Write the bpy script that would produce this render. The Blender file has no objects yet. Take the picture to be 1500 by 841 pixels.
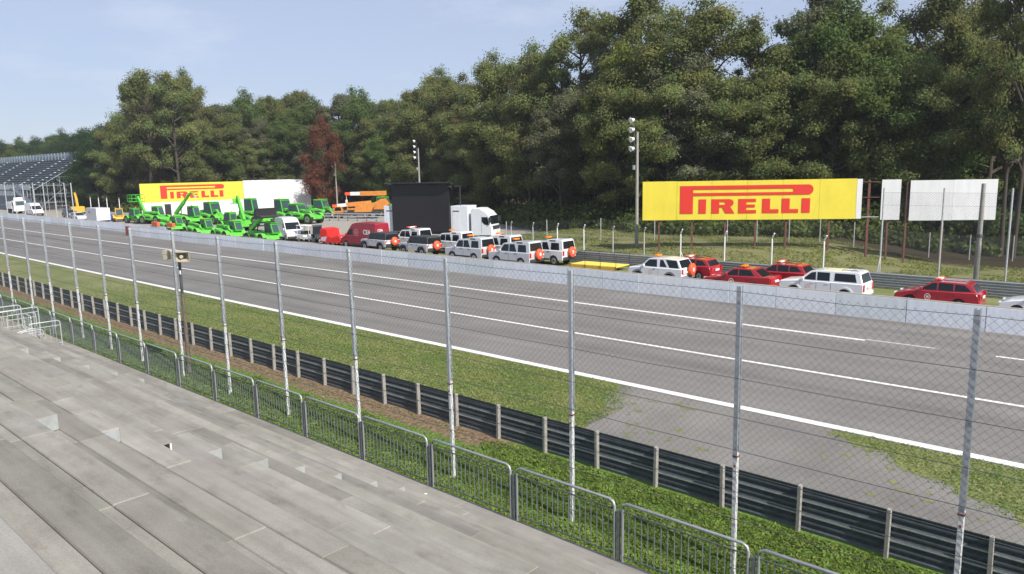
import bpy, bmesh, math, random
import numpy as np
from mathutils import Vector, Matrix, noise
random.seed(7); rs = np.random.RandomState(11)
PI = math.pi; S = bpy.context.scene; C = S.collection
# ------------------------------------------------------------------ camera
F, YAW, PIT, ROL, H = 1081.687, 0.8422666, 0.1595471, -0.0192315, 8.0
AX = Vector((-math.cos(YAW)*math.cos(PIT), math.sin(YAW)*math.cos(PIT), -math.sin(PIT)))
R0 = Vector((math.sin(YAW), math.cos(YAW), 0)); U0 = R0.cross(AX)
RR = math.cos(ROL)*R0 + math.sin(ROL)*U0; UU = math.cos(ROL)*U0 - math.sin(ROL)*R0
cam = bpy.data.cameras.new('camera'); camo = bpy.data.objects.new('camera', cam); C.objects.link(camo)
camo.matrix_world = Matrix(((RR.x, UU.x, -AX.x, 0), (RR.y, UU.y, -AX.y, 0), (RR.z, UU.z, -AX.z, H), (0, 0, 0, 1)))
cam.sensor_width = 36; cam.lens = 36*F/1500; cam.clip_end = 6000; cam.clip_start = .1
S.camera = camo
S.view_settings.view_transform = 'Standard'; S.view_settings.look = 'None'
S.view_settings.gamma = 1; S.view_settings.exposure = 0.6
# ------------------------------------------------------------------ light
SUN_EL, SUN_AZ = math.radians(41), math.radians(-9)      # azimuth measured from +x towards +y
sd = Vector((math.cos(SUN_AZ)*math.cos(SUN_EL), math.sin(SUN_AZ)*math.cos(SUN_EL), math.sin(SUN_EL)))
w = bpy.data.worlds.new('World'); S.world = w; w.use_nodes = True
nt = w.node_tree; bg = nt.nodes['Background']
sky = nt.nodes.new('ShaderNodeTexSky'); sky.sky_type = 'NISHITA'; sky.sun_disc = False
sky.sun_elevation = SUN_EL; sky.sun_rotation = PI/2 - SUN_AZ; sky.air_density = 1.0; sky.dust_density = .5; sky.ozone_density = 3.5
tc = nt.nodes.new('ShaderNodeTexCoord'); mp = nt.nodes.new('ShaderNodeMapping'); mp.inputs['Scale'].default_value = (1, 1, 3.5)
ns = nt.nodes.new('ShaderNodeTexNoise'); ns.inputs['Scale'].default_value = 3.2; ns.inputs['Detail'].default_value = 7; ns.inputs['Roughness'].default_value = .62
cr = nt.nodes.new('ShaderNodeValToRGB'); cr.color_ramp.elements[0].position = .52; cr.color_ramp.elements[1].position = .80
cr.color_ramp.elements[0].color = (0, 0, 0, 1); cr.color_ramp.elements[1].color = (.6, .6, .6, 1)
mx = nt.nodes.new('ShaderNodeMix'); mx.data_type = 'RGBA'; mx.inputs[7].default_value = (4.6, 4.7, 5.3, 1)
nt.links.new(tc.outputs['Generated'], mp.inputs[0]); nt.links.new(mp.outputs[0], ns.inputs[0]); nt.links.new(ns.outputs[0], cr.inputs[0])
nt.links.new(cr.outputs[0], mx.inputs[0]); hz = nt.nodes.new('ShaderNodeMix'); hz.data_type = 'RGBA'; hz.inputs[0].default_value = .78; hz.inputs[7].default_value = (2.6, 2.9, 3.8, 1); nt.links.new(sky.outputs[0], hz.inputs[6]); nt.links.new(hz.outputs[2], mx.inputs[6]); nt.links.new(mx.outputs[2], bg.inputs[0])
bg.inputs[1].default_value = 0.125
sl = bpy.data.lights.new('sun', 'SUN'); sl.energy = 4.3; sl.angle = math.radians(.5); sl.color = (1, .94, .84)
so = bpy.data.objects.new('sun', sl); C.objects.link(so); so.rotation_euler = sd.to_track_quat('Z', 'Y').to_euler(); so.location = (0, 0, 60)

# ------------------------------------------------------------------ helpers
def ray(px, py):                     # direction of sight through a point of the photograph
    return AX + RR*((px-750)/F) - UU*((py-420.5)/F)
def atD(px, D):                      # x where the sight line of column px crosses distance D from the stand
    d = ray(px, 300); return d.x*D/d.y
def atZ(px, Z):                      # ground point on column px at depth Z
    d = ray(px, 256-(px-260)*.0195)*Z; return d.x, d.y

MATS = {}
def mat(name, col, rough=.6, metal=0., var=0., scale=8., bump=0., spec=.5, streak=None, col2=None, coat=0., attr=False, objrand=0.):
    if name in MATS: return MATS[name]
    m = bpy.data.materials.new(name); m.use_nodes = True; t = m.node_tree; b = t.nodes['Principled BSDF']
    b.inputs['Base Color'].default_value = (*col, 1); b.inputs['Roughness'].default_value = rough; b.inputs['Metallic'].default_value = metal
    b.inputs['Specular IOR Level'].default_value = spec; b.inputs['Coat Weight'].default_value = coat
    src = None
    if var or col2:
        tc = t.nodes.new('ShaderNodeTexCoord'); mp = t.nodes.new('ShaderNodeMapping'); t.links.new(tc.outputs['Object'], mp.inputs[0])
        if streak: mp.inputs['Scale'].default_value = streak
        n = t.nodes.new('ShaderNodeTexNoise'); n.inputs['Scale'].default_value = scale; n.inputs['Detail'].default_value = 8; n.inputs['Roughness'].default_value = .65
        t.links.new(mp.outputs[0], n.inputs[0])
        r = t.nodes.new('ShaderNodeValToRGB'); r.color_ramp.elements[0].position = .3; r.color_ramp.elements[1].position = .7
        c2 = col2 or tuple(min(1, c*(1+var)) for c in col); c1 = tuple(c*(1-var) for c in col) if not col2 else col
        r.color_ramp.elements[0].color = (*c1, 1); r.color_ramp.elements[1].color = (*c2, 1)
        t.links.new(n.outputs[0], r.inputs[0]); src = r.outputs[0]
        if bump:
            bp = t.nodes.new('ShaderNodeBump'); bp.inputs['Strength'].default_value = bump; bp.inputs['Distance'].default_value = .02
            t.links.new(n.outputs[0], bp.inputs['Height']); t.links.new(bp.outputs[0], b.inputs['Normal'])
    if attr:
        a = t.nodes.new('ShaderNodeAttribute'); a.attribute_name = 'tint'
        mm = t.nodes.new('ShaderNodeMix'); mm.data_type = 'RGBA'; mm.blend_type = 'MULTIPLY'; mm.inputs[0].default_value = 1
        if src: t.links.new(src, mm.inputs[6])
        else: mm.inputs[6].default_value = (*col, 1)
        t.links.new(a.outputs['Color'], mm.inputs[7]); src = mm.outputs[2]
    if src: t.links.new(src, b.inputs['Base Color'])
    MATS[name] = m; return m

class MB:
    def __init__(s): s.v = []; s.f = []; s.mi = []; s.m = 0
    def add(s, vs, fs):
        o = len(s.v); s.v += [tuple(v) for v in vs]; s.f += [tuple(i+o for i in f) for f in fs]; s.mi += [s.m]*len(fs); return s
    def box(s, x0, x1, y0, y1, z0, z1):
        return s.add([(x0,y0,z0),(x1,y0,z0),(x1,y1,z0),(x0,y1,z0),(x0,y0,z1),(x1,y0,z1),(x1,y1,z1),(x0,y1,z1)],
              [(0,3,2,1),(4,5,6,7),(0,1,5,4),(1,2,6,5),(2,3,7,6),(3,0,4,7)])
    def tube(s, pts, r, n=6, r2=None):
        pts = [Vector(p) for p in pts]; rings = []; N = len(pts)
        for i, p in enumerate(pts):
            t = (pts[min(i+1, N-1)]-pts[max(i-1, 0)]).normalized()
            a = Vector((0,0,1)) if abs(t.z) < .9 else Vector((1,0,0))
            u = t.cross(a).normalized(); v = t.cross(u)
            rr = r if r2 is None else r+(r2-r)*i/(N-1)
            rings.append([p+(u*math.cos(2*PI*k/n+PI/n)+v*math.sin(2*PI*k/n+PI/n))*rr for k in range(n)])
        vs = [q for R in rings for q in R]; fs = []
        for i in range(N-1):
            for k in range(n):
                k2 = (k+1) % n; fs.append((i*n+k, i*n+k2, (i+1)*n+k2, (i+1)*n+k))
        fs.append(tuple(range(n))[::-1]); fs.append(tuple((N-1)*n+k for k in range(n)))
        return s.add(vs, fs)
    def prism(s, poly, secs):            # poly in (x,z); secs = [(y, inset)...]
        xs = [p[0] for p in poly]; zs = [p[1] for p in poly]; cx = (min(xs)+max(xs))/2; z0 = min(zs)
        L = max(xs)-min(xs); Hh = max(zs)-z0; n = len(poly); vs = []
        for y, i in secs:
            vs += [(cx+(x-cx)*(1-2*i/L), y, z0+(z-z0)*(1-i/Hh)) for x, z in poly]
        fs = [tuple(range(n))] + [tuple((len(secs)-1)*n+k for k in range(n))[::-1]]
        for j in range(len(secs)-1):
            for k in range(n):
                k2 = (k+1) % n; fs.append((j*n+k, (j+1)*n+k, (j+1)*n+k2, j*n+k2))
        return s.add(vs, fs)
    def plate(s, quad, t=.012):          # thick plate from an outline, grown along its normal
        q = [Vector(p) for p in quad]; nrm = (q[1]-q[0]).cross(q[2]-q[0]).normalized()*t; n = len(q)
        fs = [tuple(range(n))[::-1], tuple(range(n, 2*n))]+[(k, (k+1) % n, n+(k+1) % n, n+k) for k in range(n)]
        return s.add(q+[p+nrm for p in q], fs)
    def disc(s, c, axis, r, wd, n=20):   # solid cylinder centred at c
        c = Vector(c); a = Vector(axis).normalized(); return s.tube([c-a*wd/2, c+a*wd/2], r, n)
    def build(s, name, m, parent=None, smooth=None, bevel=0):
        me = bpy.data.meshes.new(name); me.from_pydata(s.v, [], s.f)
        ms = m if isinstance(m, (list, tuple)) else [m]
        for q in ms: me.materials.append(q)
        if len(ms) > 1: me.polygons.foreach_set('material_index', s.mi)
        bm = bmesh.new(); bm.from_mesh(me); bmesh.ops.recalc_face_normals(bm, faces=bm.faces)
        if bevel: bmesh.ops.bevel(bm, geom=[e for e in bm.edges if e.is_manifold and e.calc_face_angle(0) > .6], offset=bevel, segments=1, affect='EDGES', clamp_overlap=True)
        bm.to_mesh(me); bm.free()
        if smooth:
            me.polygons.foreach_set('use_smooth', [True]*len(me.polygons)); me.set_sharp_from_angle(angle=math.radians(smooth))
        o = bpy.data.objects.new(name, me); C.objects.link(o)
        if parent: o.parent = parent
        return o
def tag(o, label=None, cat=None, group=None, kind=None):
    if label: o['label'] = label
    if cat: o['category'] = cat
    if group: o['group'] = group
    if kind: o['kind'] = kind
    return o
def thing(name, label, cat, loc=(0,0,0), rz=0, group=None):
    o = bpy.data.objects.new(name, None); C.objects.link(o); o.location = loc; o.rotation_euler = (0, 0, rz)
    o.empty_display_size = .3
    return tag(o, label, cat, group)
def dup(root, loc, rz=None, label=None, sc=None, group=None):
    def rec(o, par):
        c = o.copy(); C.objects.link(c)
        if par: c.parent = par
        for ch in [k for k in o.children]: rec(ch, c)
        return c
    kids = list(root.children); r = root.copy(); C.objects.link(r)
    for k in kids: rec(k, r)
    r.location = loc
    if rz is not None: r.rotation_euler = (0, 0, rz)
    if sc: r.scale = sc
    if label: r['label'] = label
    if group: r['group'] = group
    return r
def part(mb, name, m, par, **k): return mb.build(name, m, par, **k)
def tint(me, fn):
    a = me.color_attributes.new('tint', 'FLOAT_COLOR', 'CORNER'); data = []
    for p in me.polygons:
        c = fn(p); data += [c[0], c[1], c[2], 1.]*p.loop_total
    a.data.foreach_set('color', data)
def sm(t): t = max(0, min(1, t)); return t*t*(3-2*t)

# ------------------------------------------------------------------ materials
asph = mat('asphalt', (.155,.15,.145), .85)
def asphalt(name, c1, c2, streaks=True):
    m = bpy.data.materials.new(name); m.use_nodes = True; t = m.node_tree; b = t.nodes['Principled BSDF']; b.inputs['Roughness'].default_value = .85
    tc = t.nodes.new('ShaderNodeTexCoord')
    def nz(scale, sc, det=6):
        mp = t.nodes.new('ShaderNodeMapping'); mp.inputs['Scale'].default_value = sc; t.links.new(tc.outputs['Object'], mp.inputs[0])
        n = t.nodes.new('ShaderNodeTexNoise'); n.inputs['Scale'].default_value = scale; n.inputs['Detail'].default_value = det; t.links.new(mp.outputs[0], n.inputs[0]); return n.outputs[0]
    a = nz(38, (1,1,1)); s1 = nz(.9, (.035,1,1), 8); s2 = nz(.25, (1,1,1), 5); sp = nz(11, (1,1,1), 3)
    def mixv(x, y, f):
        q = t.nodes.new('ShaderNodeMix'); q.inputs[0].default_value = f; t.links.new(x, q.inputs[2]); t.links.new(y, q.inputs[3]); return q.outputs[0]
    v = mixv(mixv(a, sp, .4), mixv(s1, s2, .35) if streaks else s2, .6)
    r = t.nodes.new('ShaderNodeValToRGB'); r.color_ramp.elements[0].position = .38; r.color_ramp.elements[1].position = .62
    r.color_ramp.elements[0].color = (*c1, 1); r.color_ramp.elements[1].color = (*c2, 1); t.links.new(v, r.inputs[0]); t.links.new(r.outputs[0], b.inputs['Base Color'])
    bp = t.nodes.new('ShaderNodeBump'); bp.inputs['Strength'].default_value = .35; bp.inputs['Distance'].default_value = .01; t.links.new(a, bp.inputs['Height']); t.links.new(bp.outputs[0], b.inputs['Normal'])
    MATS[name] = m; return m
track_m = asphalt('track_asphalt', (.115,.109,.102), (.222,.209,.195))
runoff_m = asphalt('runoff_asphalt', (.135,.129,.12), (.245,.232,.213), False)
white_line = mat('line_paint', (.78,.78,.76), .6, var=.12, scale=3)
def concrete_mat():
    m = bpy.data.materials.new('stand_concrete'); m.use_nodes = True; t = m.node_tree; b = t.nodes['Principled BSDF']; b.inputs['Roughness'].default_value = .88; b.inputs['Specular IOR Level'].default_value = .3
    tc = t.nodes.new('ShaderNodeTexCoord')
    def nz(scale, sc, c1, c2, p1, p2, det=8, rough=.6):
        mp = t.nodes.new('ShaderNodeMapping'); mp.inputs['Scale'].default_value = sc; t.links.new(tc.outputs['Object'], mp.inputs[0])
        n = t.nodes.new('ShaderNodeTexNoise'); n.inputs['Scale'].default_value = scale; n.inputs['Detail'].default_value = det; n.inputs['Roughness'].default_value = rough; t.links.new(mp.outputs[0], n.inputs[0])
        r = t.nodes.new('ShaderNodeValToRGB'); r.color_ramp.elements[0].position = p1; r.color_ramp.elements[1].position = p2; r.color_ramp.elements[0].color = (*c1, 1); r.color_ramp.elements[1].color = (*c2, 1); t.links.new(n.outputs[0], r.inputs[0]); return r.outputs[0], n.outputs[0]
    def mul(a, bb):
        q = t.nodes.new('ShaderNodeMix'); q.data_type = 'RGBA'; q.blend_type = 'MULTIPLY'; q.inputs[0].default_value = 1; t.links.new(a, q.inputs[6]); t.links.new(bb, q.inputs[7]); return q.outputs[2]
    base, _ = nz(1.1, (1,1,1), (.236,.224,.200), (.296,.283,.257), .35, .65)
    band, _ = nz(1.6, (.16,2.6,1), (.86,.855,.84), (1.06,1.06,1.06), .36, .6, 6)
    blot, _ = nz(2.4, (.6,1.3,1), (.80,.79,.77), (1,1,1), .32, .46, 9, .7)
    grain, g = nz(55, (1,1,1), (.90,.90,.90), (1.08,1.08,1.08), .35, .65, 3)
    a = t.nodes.new('ShaderNodeAttribute'); a.attribute_name = 'tint'
    c = mul(mul(mul(mul(base, band), blot), grain), a.outputs['Color']); t.links.new(c, b.inputs['Base Color'])
    bp = t.nodes.new('ShaderNodeBump'); bp.inputs['Strength'].default_value = .3; bp.inputs['Distance'].default_value = .01; t.links.new(g, bp.inputs['Height']); t.links.new(bp.outputs[0], b.inputs['Normal']); return m
concrete = concrete_mat(); pale_end_m = mat('pale_block_end', (.30,.32,.325), .8, var=.15, scale=6)
wall_m = mat('wall_paint', (.77,.81,.84), .7, var=.10, scale=2.5, streak=(2,1,.35), attr=True)
wall_cap = mat('wall_cap', (.30,.27,.23), .85, var=.3, scale=5)
galv = mat('galvanised_steel', (.36,.38,.40), .5, .55, var=.18, scale=6)
galv_lt = mat('bright_steel', (.50,.52,.53), .45, .3, var=.12, scale=6)
galv_dk = mat('weathered_steel', (.10,.115,.12), .55, .4, var=.25, scale=5)
rail_dk = mat('rail_steel', (.095,.115,.135), .5, .3, var=.3, scale=3)
white_p = mat('white_paint', (.74,.75,.74), .5, var=.08, scale=4)
rust = mat('rust', (.20,.055,.025), .8, var=.4, scale=14)
rustpole = mat('rust_red_steel', (.135,.055,.04), .75, var=.35, scale=3)
black = mat('black', (.012,.012,.013), .6); rubber = mat('rubber', (.02,.02,.02), .85); dkplastic = mat('dark_plastic', (.035,.036,.04), .6)
glass = mat('car_glass', (.010,.014,.017), .12, spec=.35)
glass_b = mat('cab_glass', (.045,.075,.085), .12, spec=.5)
white_car = mat('white_car_paint', (.72,.73,.74), .28, coat=.6); silver_car = mat('silver_car_paint', (.62,.64,.66), .3, .25, coat=.5)
red_car = mat('red_car_paint', (.36,.012,.022), .25, coat=.7); van_red = mat('van_red_paint', (.30,.012,.028), .4, coat=.3)
green_p = mat('green_machine_paint', (.10,.47,.045), .5, var=.32, scale=1.9); green_d = mat('green_frame_paint', (.05,.38,.03), .45)
orange_p = mat('orange_paint', (.58,.22,.04), .5, var=.22, scale=2); orange_s = mat('orange_cover', (.85,.10,.03), .5); amber = mat('amber_lens', (.85,.22,.01), .3); redlens = mat('red_lens', (.5,.01,.01), .3)
yellow_p = mat('yellow_paint', (.60,.36,.03), .55, var=.2); chrome = mat('rim_alloy', (.55,.56,.57), .3, .7); lens = mat('clear_lens', (.75,.77,.78), .15)
plate_m = mat('number_plate', (.8,.8,.78), .5)
board_y = mat('billboard_yellow', (.68,.57,.05), .55, var=.08, scale=.9, streak=(1,1,.4)); board_r = mat('billboard_red', (.62,.03,.018), .55); board_w = mat('billboard_white', (.64,.65,.68), .6, var=.08, scale=1.2, streak=(1.5,1,.3), attr=True)
wood = mat('weathered_wood', (.20,.16,.12), .85, var=.3, scale=3, streak=(6,6,.4)); concpole = mat('pole_concrete', (.30,.29,.27), .85, var=.18, scale=3)
bark = mat('bark', (.06,.048,.036), .9, var=.35, scale=5, streak=(3,3,.5))
beige = mat('horn_beige', (.48,.43,.32), .5, var=.1)

# ------------------------------------------------------------------ terrain
def gz(x, y):
    z = .95*sm((y-51.2)/7)*sm((-11-x)/15)*(1-sm((-50-x)/9))
    z -= .7*sm((y-56)/12)*sm((x+24)/10)
    z += noise.noise(Vector((x*.13, y*.13, 0)))*.10*sm((y-51)/4)*sm((x+70)/15)
    return z
def ground():
    xs = [-3500,-2000,-1200,-700,-450,-320]+[float(v) for v in np.arange(-300, -100, 5)]+[float(v) for v in np.arange(-100, 24, 1.25)]+[30,45,70,120,250,500,1200,2500,3500]
    ys = [-3500,-1500,-600,-200,-80,-30]+[0,5,10,11]+[float(v) for v in np.arange(12, 24, 1)]+[30,36,42,46,48,50]+[float(v) for v in np.arange(51, 110, 1.25)]+[115,125,140,170,230,350,600,1200,2500,4000]
    vs = [(x, y, gz(x, y)) for y in ys for x in xs]; n = len(xs)
    fs = [(j*n+i, j*n+i+1, (j+1)*n+i+1, (j+1)*n+i) for j in range(len(ys)-1) for i in range(n-1)]
    me = bpy.data.meshes.new('ground'); me.from_pydata(vs, [], fs); me.polygons.foreach_set('use_smooth', [True]*len(fs))
    m = bpy.data.materials.new('grass_and_earth'); m.use_nodes = True; t = m.node_tree; b = t.nodes['Principled BSDF']; b.inputs['Roughness'].default_value = .95; b.inputs['Specular IOR Level'].default_value = .15
    tc = t.nodes.new('ShaderNodeTexCoord'); sep = t.nodes.new('ShaderNodeSeparateXYZ'); t.links.new(tc.outputs['Object'], sep.inputs[0])
    def nz(sc, det=6, mapx=1):
        mp = t.nodes.new('ShaderNodeMapping'); mp.inputs['Scale'].default_value = (mapx,1,1); t.links.new(tc.outputs['Object'], mp.inputs[0])
        n = t.nodes.new('ShaderNodeTexNoise'); n.inputs['Scale'].default_value = sc; n.inputs['Detail'].default_value = det; t.links.new(mp.outputs[0], n.inputs[0]); return n.outputs[0]
    def mth(op, a, bb, clamp=False):
        q = t.nodes.new('ShaderNodeMath'); q.operation = op; q.use_clamp = clamp
        for i, v in enumerate((a, bb)):
            if isinstance(v, (int, float)): q.inputs[i].default_value = v
            else: t.links.new(v, q.inputs[i])
        return q.outputs[0]
    def ramp(v, c1, c2, p1=.35, p2=.65):
        r = t.nodes.new('ShaderNodeValToRGB'); r.color_ramp.elements[0].position = p1; r.color_ramp.elements[1].position = p2
        r.color_ramp.elements[0].color = (*c1, 1); r.color_ramp.elements[1].color = (*c2, 1); t.links.new(v, r.inputs[0]); return r.outputs[0]
    def mix(f, a, bb):
        q = t.nodes.new('ShaderNodeMix'); q.data_type = 'RGBA'
        for i, v in ((0, f), (6, a), (7, bb)):
            if isinstance(v, tuple): q.inputs[i].default_value = (*v, 1)
            else: t.links.new(v, q.inputs[i])
        return q.outputs[2]
    fine = nz(9); big = nz(.5, 5, .5); mid = nz(2.2)
    vgreen = mix(ramp(fine, (0,0,0), (1,1,1)), (.075,.14,.028), (.13,.215,.045))       # lush verge by the stand
    mown = mix(ramp(mth('ADD', mth('MULTIPLY', fine, .5), mth('MULTIPLY', big, .5)), (0,0,0), (1,1,1), .42, .58), (.135,.165,.06), (.22,.22,.10))
    dirt = ramp(nz(6), (.13,.085,.055), (.26,.19,.125))
    Y = sep.outputs[1]; X = sep.outputs[0]
    yd = mth('ADD', Y, mth('MULTIPLY', mth('SUBTRACT', mid, .5), 1.3))
    far = mth('MULTIPLY', mth('SUBTRACT', Y, 15.6), 3, True)
    col = mix(far, vgreen, mown)
    dband = mth('MULTIPLY', mth('MULTIPLY', mth('SUBTRACT', yd, 14.45), 5, True), mth('MULTIPLY', mth('SUBTRACT', 16.3, yd), 3, True), True)
    dx = mth('MULTIPLY', mth('SUBTRACT', mth('MULTIPLY', mth('ADD', X, 13.5), -1), mth('MULTIPLY', mth('SUBTRACT', big, .5), 6)), .6, True)
    col = mix(mth('MULTIPLY', dband, dx), col, dirt)
    bankm = mth('MULTIPLY', mth('MULTIPLY', mth('SUBTRACT', Y, 50.5), .5, True), ramp(mid, (0,0,0), (.6,.6,.6), .4, .7))
    col = mix(bankm, col, dirt)
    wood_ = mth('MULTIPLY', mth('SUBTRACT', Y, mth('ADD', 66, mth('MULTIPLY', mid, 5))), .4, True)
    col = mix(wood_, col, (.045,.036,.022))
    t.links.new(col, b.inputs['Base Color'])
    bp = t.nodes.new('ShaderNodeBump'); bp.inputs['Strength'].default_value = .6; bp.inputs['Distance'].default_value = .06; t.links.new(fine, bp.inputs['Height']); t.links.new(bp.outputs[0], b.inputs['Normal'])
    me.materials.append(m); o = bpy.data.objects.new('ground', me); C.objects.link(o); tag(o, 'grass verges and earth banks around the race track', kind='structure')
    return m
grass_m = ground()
def sheet(name, pts, z, m, label=None):
    mb = MB(); mb.add([(x, y, z) for x, y in pts], [tuple(range(len(pts)))]); o = mb.build(name, m)
    for p in o.data.polygons:
        if p.normal.z < 0: o.data.flip_normals(); break
    return tag(o, label, kind='structure')
sheet('race_track', [(-400,22.35),(60,22.35),(60,46.9),(-400,46.9)], .006, track_m, 'grey asphalt race track with a service lane beyond the wall')
def strip(name, y, wd, x0, x1, z=.012):
    mb = MB(); n = 80
    vs = []; 
    for i in range(n+1):
        x = x0+(x1-x0)*i/n; vs += [(x, y-wd/2, z), (x, y+wd/2, z)]
    mb.add(vs, [(2*i, 2*i+2, 2*i+3, 2*i+1) for i in range(n)]); return tag(mb.build(name, white_line), kind='structure')
strip('edge_line', 22.6, .36, -400, 60); strip('lane_line', 28.3, .2, -400, 60); strip('lane_line', 34.9, .24, -400, -9.8); strip('lane_line', 35.1, .08, -9.8, -7.0); strip('lane_line', 35.1, .17, -4.8, 60)
def frac(pts, amp, it=5):            # ragged closed outline
    for k in range(it):
        q = []
        for i, p in enumerate(pts):
            a = Vector(p); b2 = Vector(pts[(i+1) % len(pts)]); L = (b2-a).length
            if L < .06: q += [tuple(a)]; continue
            nrm = Vector((-(b2-a).y, (b2-a).x)).normalized(); mid = (a+b2)/2+nrm*rs.uniform(-1, 1)*amp*min(L, 2.)
            q += [tuple(a), tuple(mid)]
        pts = q
    return pts
ro = [(-14.4,22.2),(-14.0,20.5),(-13.2,19.0),(-12.1,17.3),(-10.5,15.8)]
rag = [tuple(p) for p in frac(ro+[(-10.5,15.8)], .16, 5)][:len(ro)*32-40]
sheet('runoff', [(60,15.75)]+[(60,22.34)]+[(-14.4,22.34)]+[p for p in frac([(-14.4,22.2),(-13.9,20.6),(-13.2,19.0),(-12.1,17.3),(-10.4,15.8)], .14, 5) if p[1] < 22.25 and p[1] > 15.76 and p[0] < -9.9 and p[0] > -16][0:120]+[(-10.4,15.75)], .004, runoff_m, 'worn asphalt run-off beside the track') if False else None
def ragline(a, amp, it=6):
    pts = [Vector(p) for p in a]
    for k in range(it):
        q = [pts[0]]
        for i in range(len(pts)-1):
            L = (pts[i+1]-pts[i]).length; d = pts[i+1]-pts[i]; nrm = Vector((-d.y, d.x)).normalized()
            q += [(pts[i]+pts[i+1])/2+nrm*rs.uniform(-1, 1)*amp*min(L, 2), pts[i+1]]
        pts = q
    return [tuple(p) for p in pts]
sheet('runoff', [(60,15.6),(60,22.34)]+ragline([(-14.7,22.34),(-14.1,20.6),(-13.4,19.0),(-12.2,17.3),(-10.3,15.6)], .17), .004, runoff_m, 'worn asphalt run-off beside the track')
patch = ragline([(60,22.3),(-6.8,22.3)], 0, 1)+ragline([(-7.2,22.0),(-6.3,21.5),(-5.3,21.4),(-4.9,20.7),(-3.6,20.3),(-3.3,19.6),(-2.3,19.5),(-1.8,18.7),(1,18.0),(5,17.2),(12,16.6),(60,16.5)], .2, 5)
sheet('grass_patch', patch, .009, grass_m, 'grass growing over the run-off')
mb = MB()
for k in range(150):                # small clumps taking hold in the cracks
    if k < 105: y = 17.3+rs.rand()*4.8; x = -14.0+(22-y)*.6+2.6*rs.rand()**2
    else: x, y = -7.5+rs.rand()*5, 18.2+rs.rand()*2.8
    r = .02+.10*rs.rand()**3; st_ = rs.uniform(1, 2.2); pts = [(x+st_*r*math.cos(a)*rs.uniform(.4,1.3), y+r*math.sin(a)*rs.uniform(.4,1.3), .0085+.00003*k) for a in np.arange(0, 2*PI, .5)]
    mb.add(pts, [tuple(range(len(pts)))])
tag(mb.build('grass_clumps', grass_m), 'tiny grass clumps growing in the cracked run-off asphalt', 'grass', kind='stuff')
gravel = mat('compound_gravel', (.24,.22,.19), .9, col2=(.36,.33,.29), scale=1.2)
sheet('gravel_yard', [(-240,47.3),(-73,47.3),(-60,52),(-58,73),(-90,96),(-150,110),(-240,110)], .014, gravel, 'pale gravel yard where the machines are parked')
# ------------------------------------------------------------------ grass and weeds (stuff)
def leafmat(name, col, var=.25, trans=.5, objr=.12):
    m = bpy.data.materials.new(name); m.use_nodes = True; t = m.node_tree; t.nodes.remove(t.nodes['Principled BSDF']); out = t.nodes['Material Output']
    a = t.nodes.new('ShaderNodeAttribute'); a.attribute_name = 'tint'
    oi = t.nodes.new('ShaderNodeObjectInfo'); hs = t.nodes.new('ShaderNodeHueSaturation')
    mr = t.nodes.new('ShaderNodeMapRange'); mr.inputs[3].default_value = .5-.008; mr.inputs[4].default_value = .5+.016; t.links.new(oi.outputs['Random'], mr.inputs[0]); t.links.new(mr.outputs[0], hs.inputs['Hue'])
    m2 = t.nodes.new('ShaderNodeMath'); m2.operation = 'MULTIPLY_ADD'; m2.inputs[1].default_value = 2*objr; m2.inputs[2].default_value = 1-objr; t.links.new(oi.outputs['Random'], m2.inputs[0]); t.links.new(m2.outputs[0], hs.inputs['Value'])
    mm = t.nodes.new('ShaderNodeMix'); mm.data_type = 'RGBA'; mm.blend_type = 'MULTIPLY'; mm.inputs[0].default_value = 1; mm.inputs[6].default_value = (*col, 1)
    t.links.new(a.outputs['Color'], mm.inputs[7]); t.links.new(mm.outputs[2], hs.inputs['Color'])
    d = t.nodes.new('ShaderNodeBsdfDiffuse'); tr = t.nodes.new('ShaderNodeBsdfTranslucent'); mx = t.nodes.new('ShaderNodeMixShader'); mx.inputs[0].default_value = trans
    t.links.new(hs.outputs[0], d.inputs[0]); t.links.new(hs.outputs[0], tr.inputs[0]); t.links.new(d.outputs[0], mx.inputs[1]); t.links.new(tr.outputs[0], mx.inputs[2]); t.links.new(mx.outputs[0], out.inputs[0])
    return m
def leaves(name, P, Nn, size, m, parent=None, tints=None, aspect=.6):
    n = len(P); Nn = Nn/np.linalg.norm(Nn, axis=1)[:, None]
    a = rs.normal(size=(n, 3)); u = np.cross(Nn, a); u /= np.linalg.norm(u, axis=1)[:, None]; v = np.cross(Nn, u)
    s = size[:, None]; V = np.empty((n, 4, 3)); V[:, 0] = P-u*s; V[:, 1] = P+v*s*aspect; V[:, 2] = P+u*s; V[:, 3] = P-v*s*aspect
    me = bpy.data.meshes.new(name); me.vertices.add(4*n); me.vertices.foreach_set('co', V.reshape(-1)); me.loops.add(4*n); me.loops.foreach_set('vertex_index', np.arange(4*n))
    me.polygons.add(n); me.polygons.foreach_set('loop_start', np.arange(n)*4); me.update(calc_edges=True)
    if tints is None: tints = np.ones((n, 3))*rs.uniform(.75, 1.25, (n, 1))
    ca = me.color_attributes.new('tint', 'FLOAT_COLOR', 'CORNER'); ca.data.foreach_set('color', np.repeat(np.c_[tints, np.ones(n)], 4, axis=0).reshape(-1).astype(np.float32))
    me.materials.append(m); o = bpy.data.objects.new(name, me); C.objects.link(o)
    if parent: o.parent = parent
    return o
weed_m = leafmat('weed_leaf', (.175,.295,.066), trans=.42)
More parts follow.
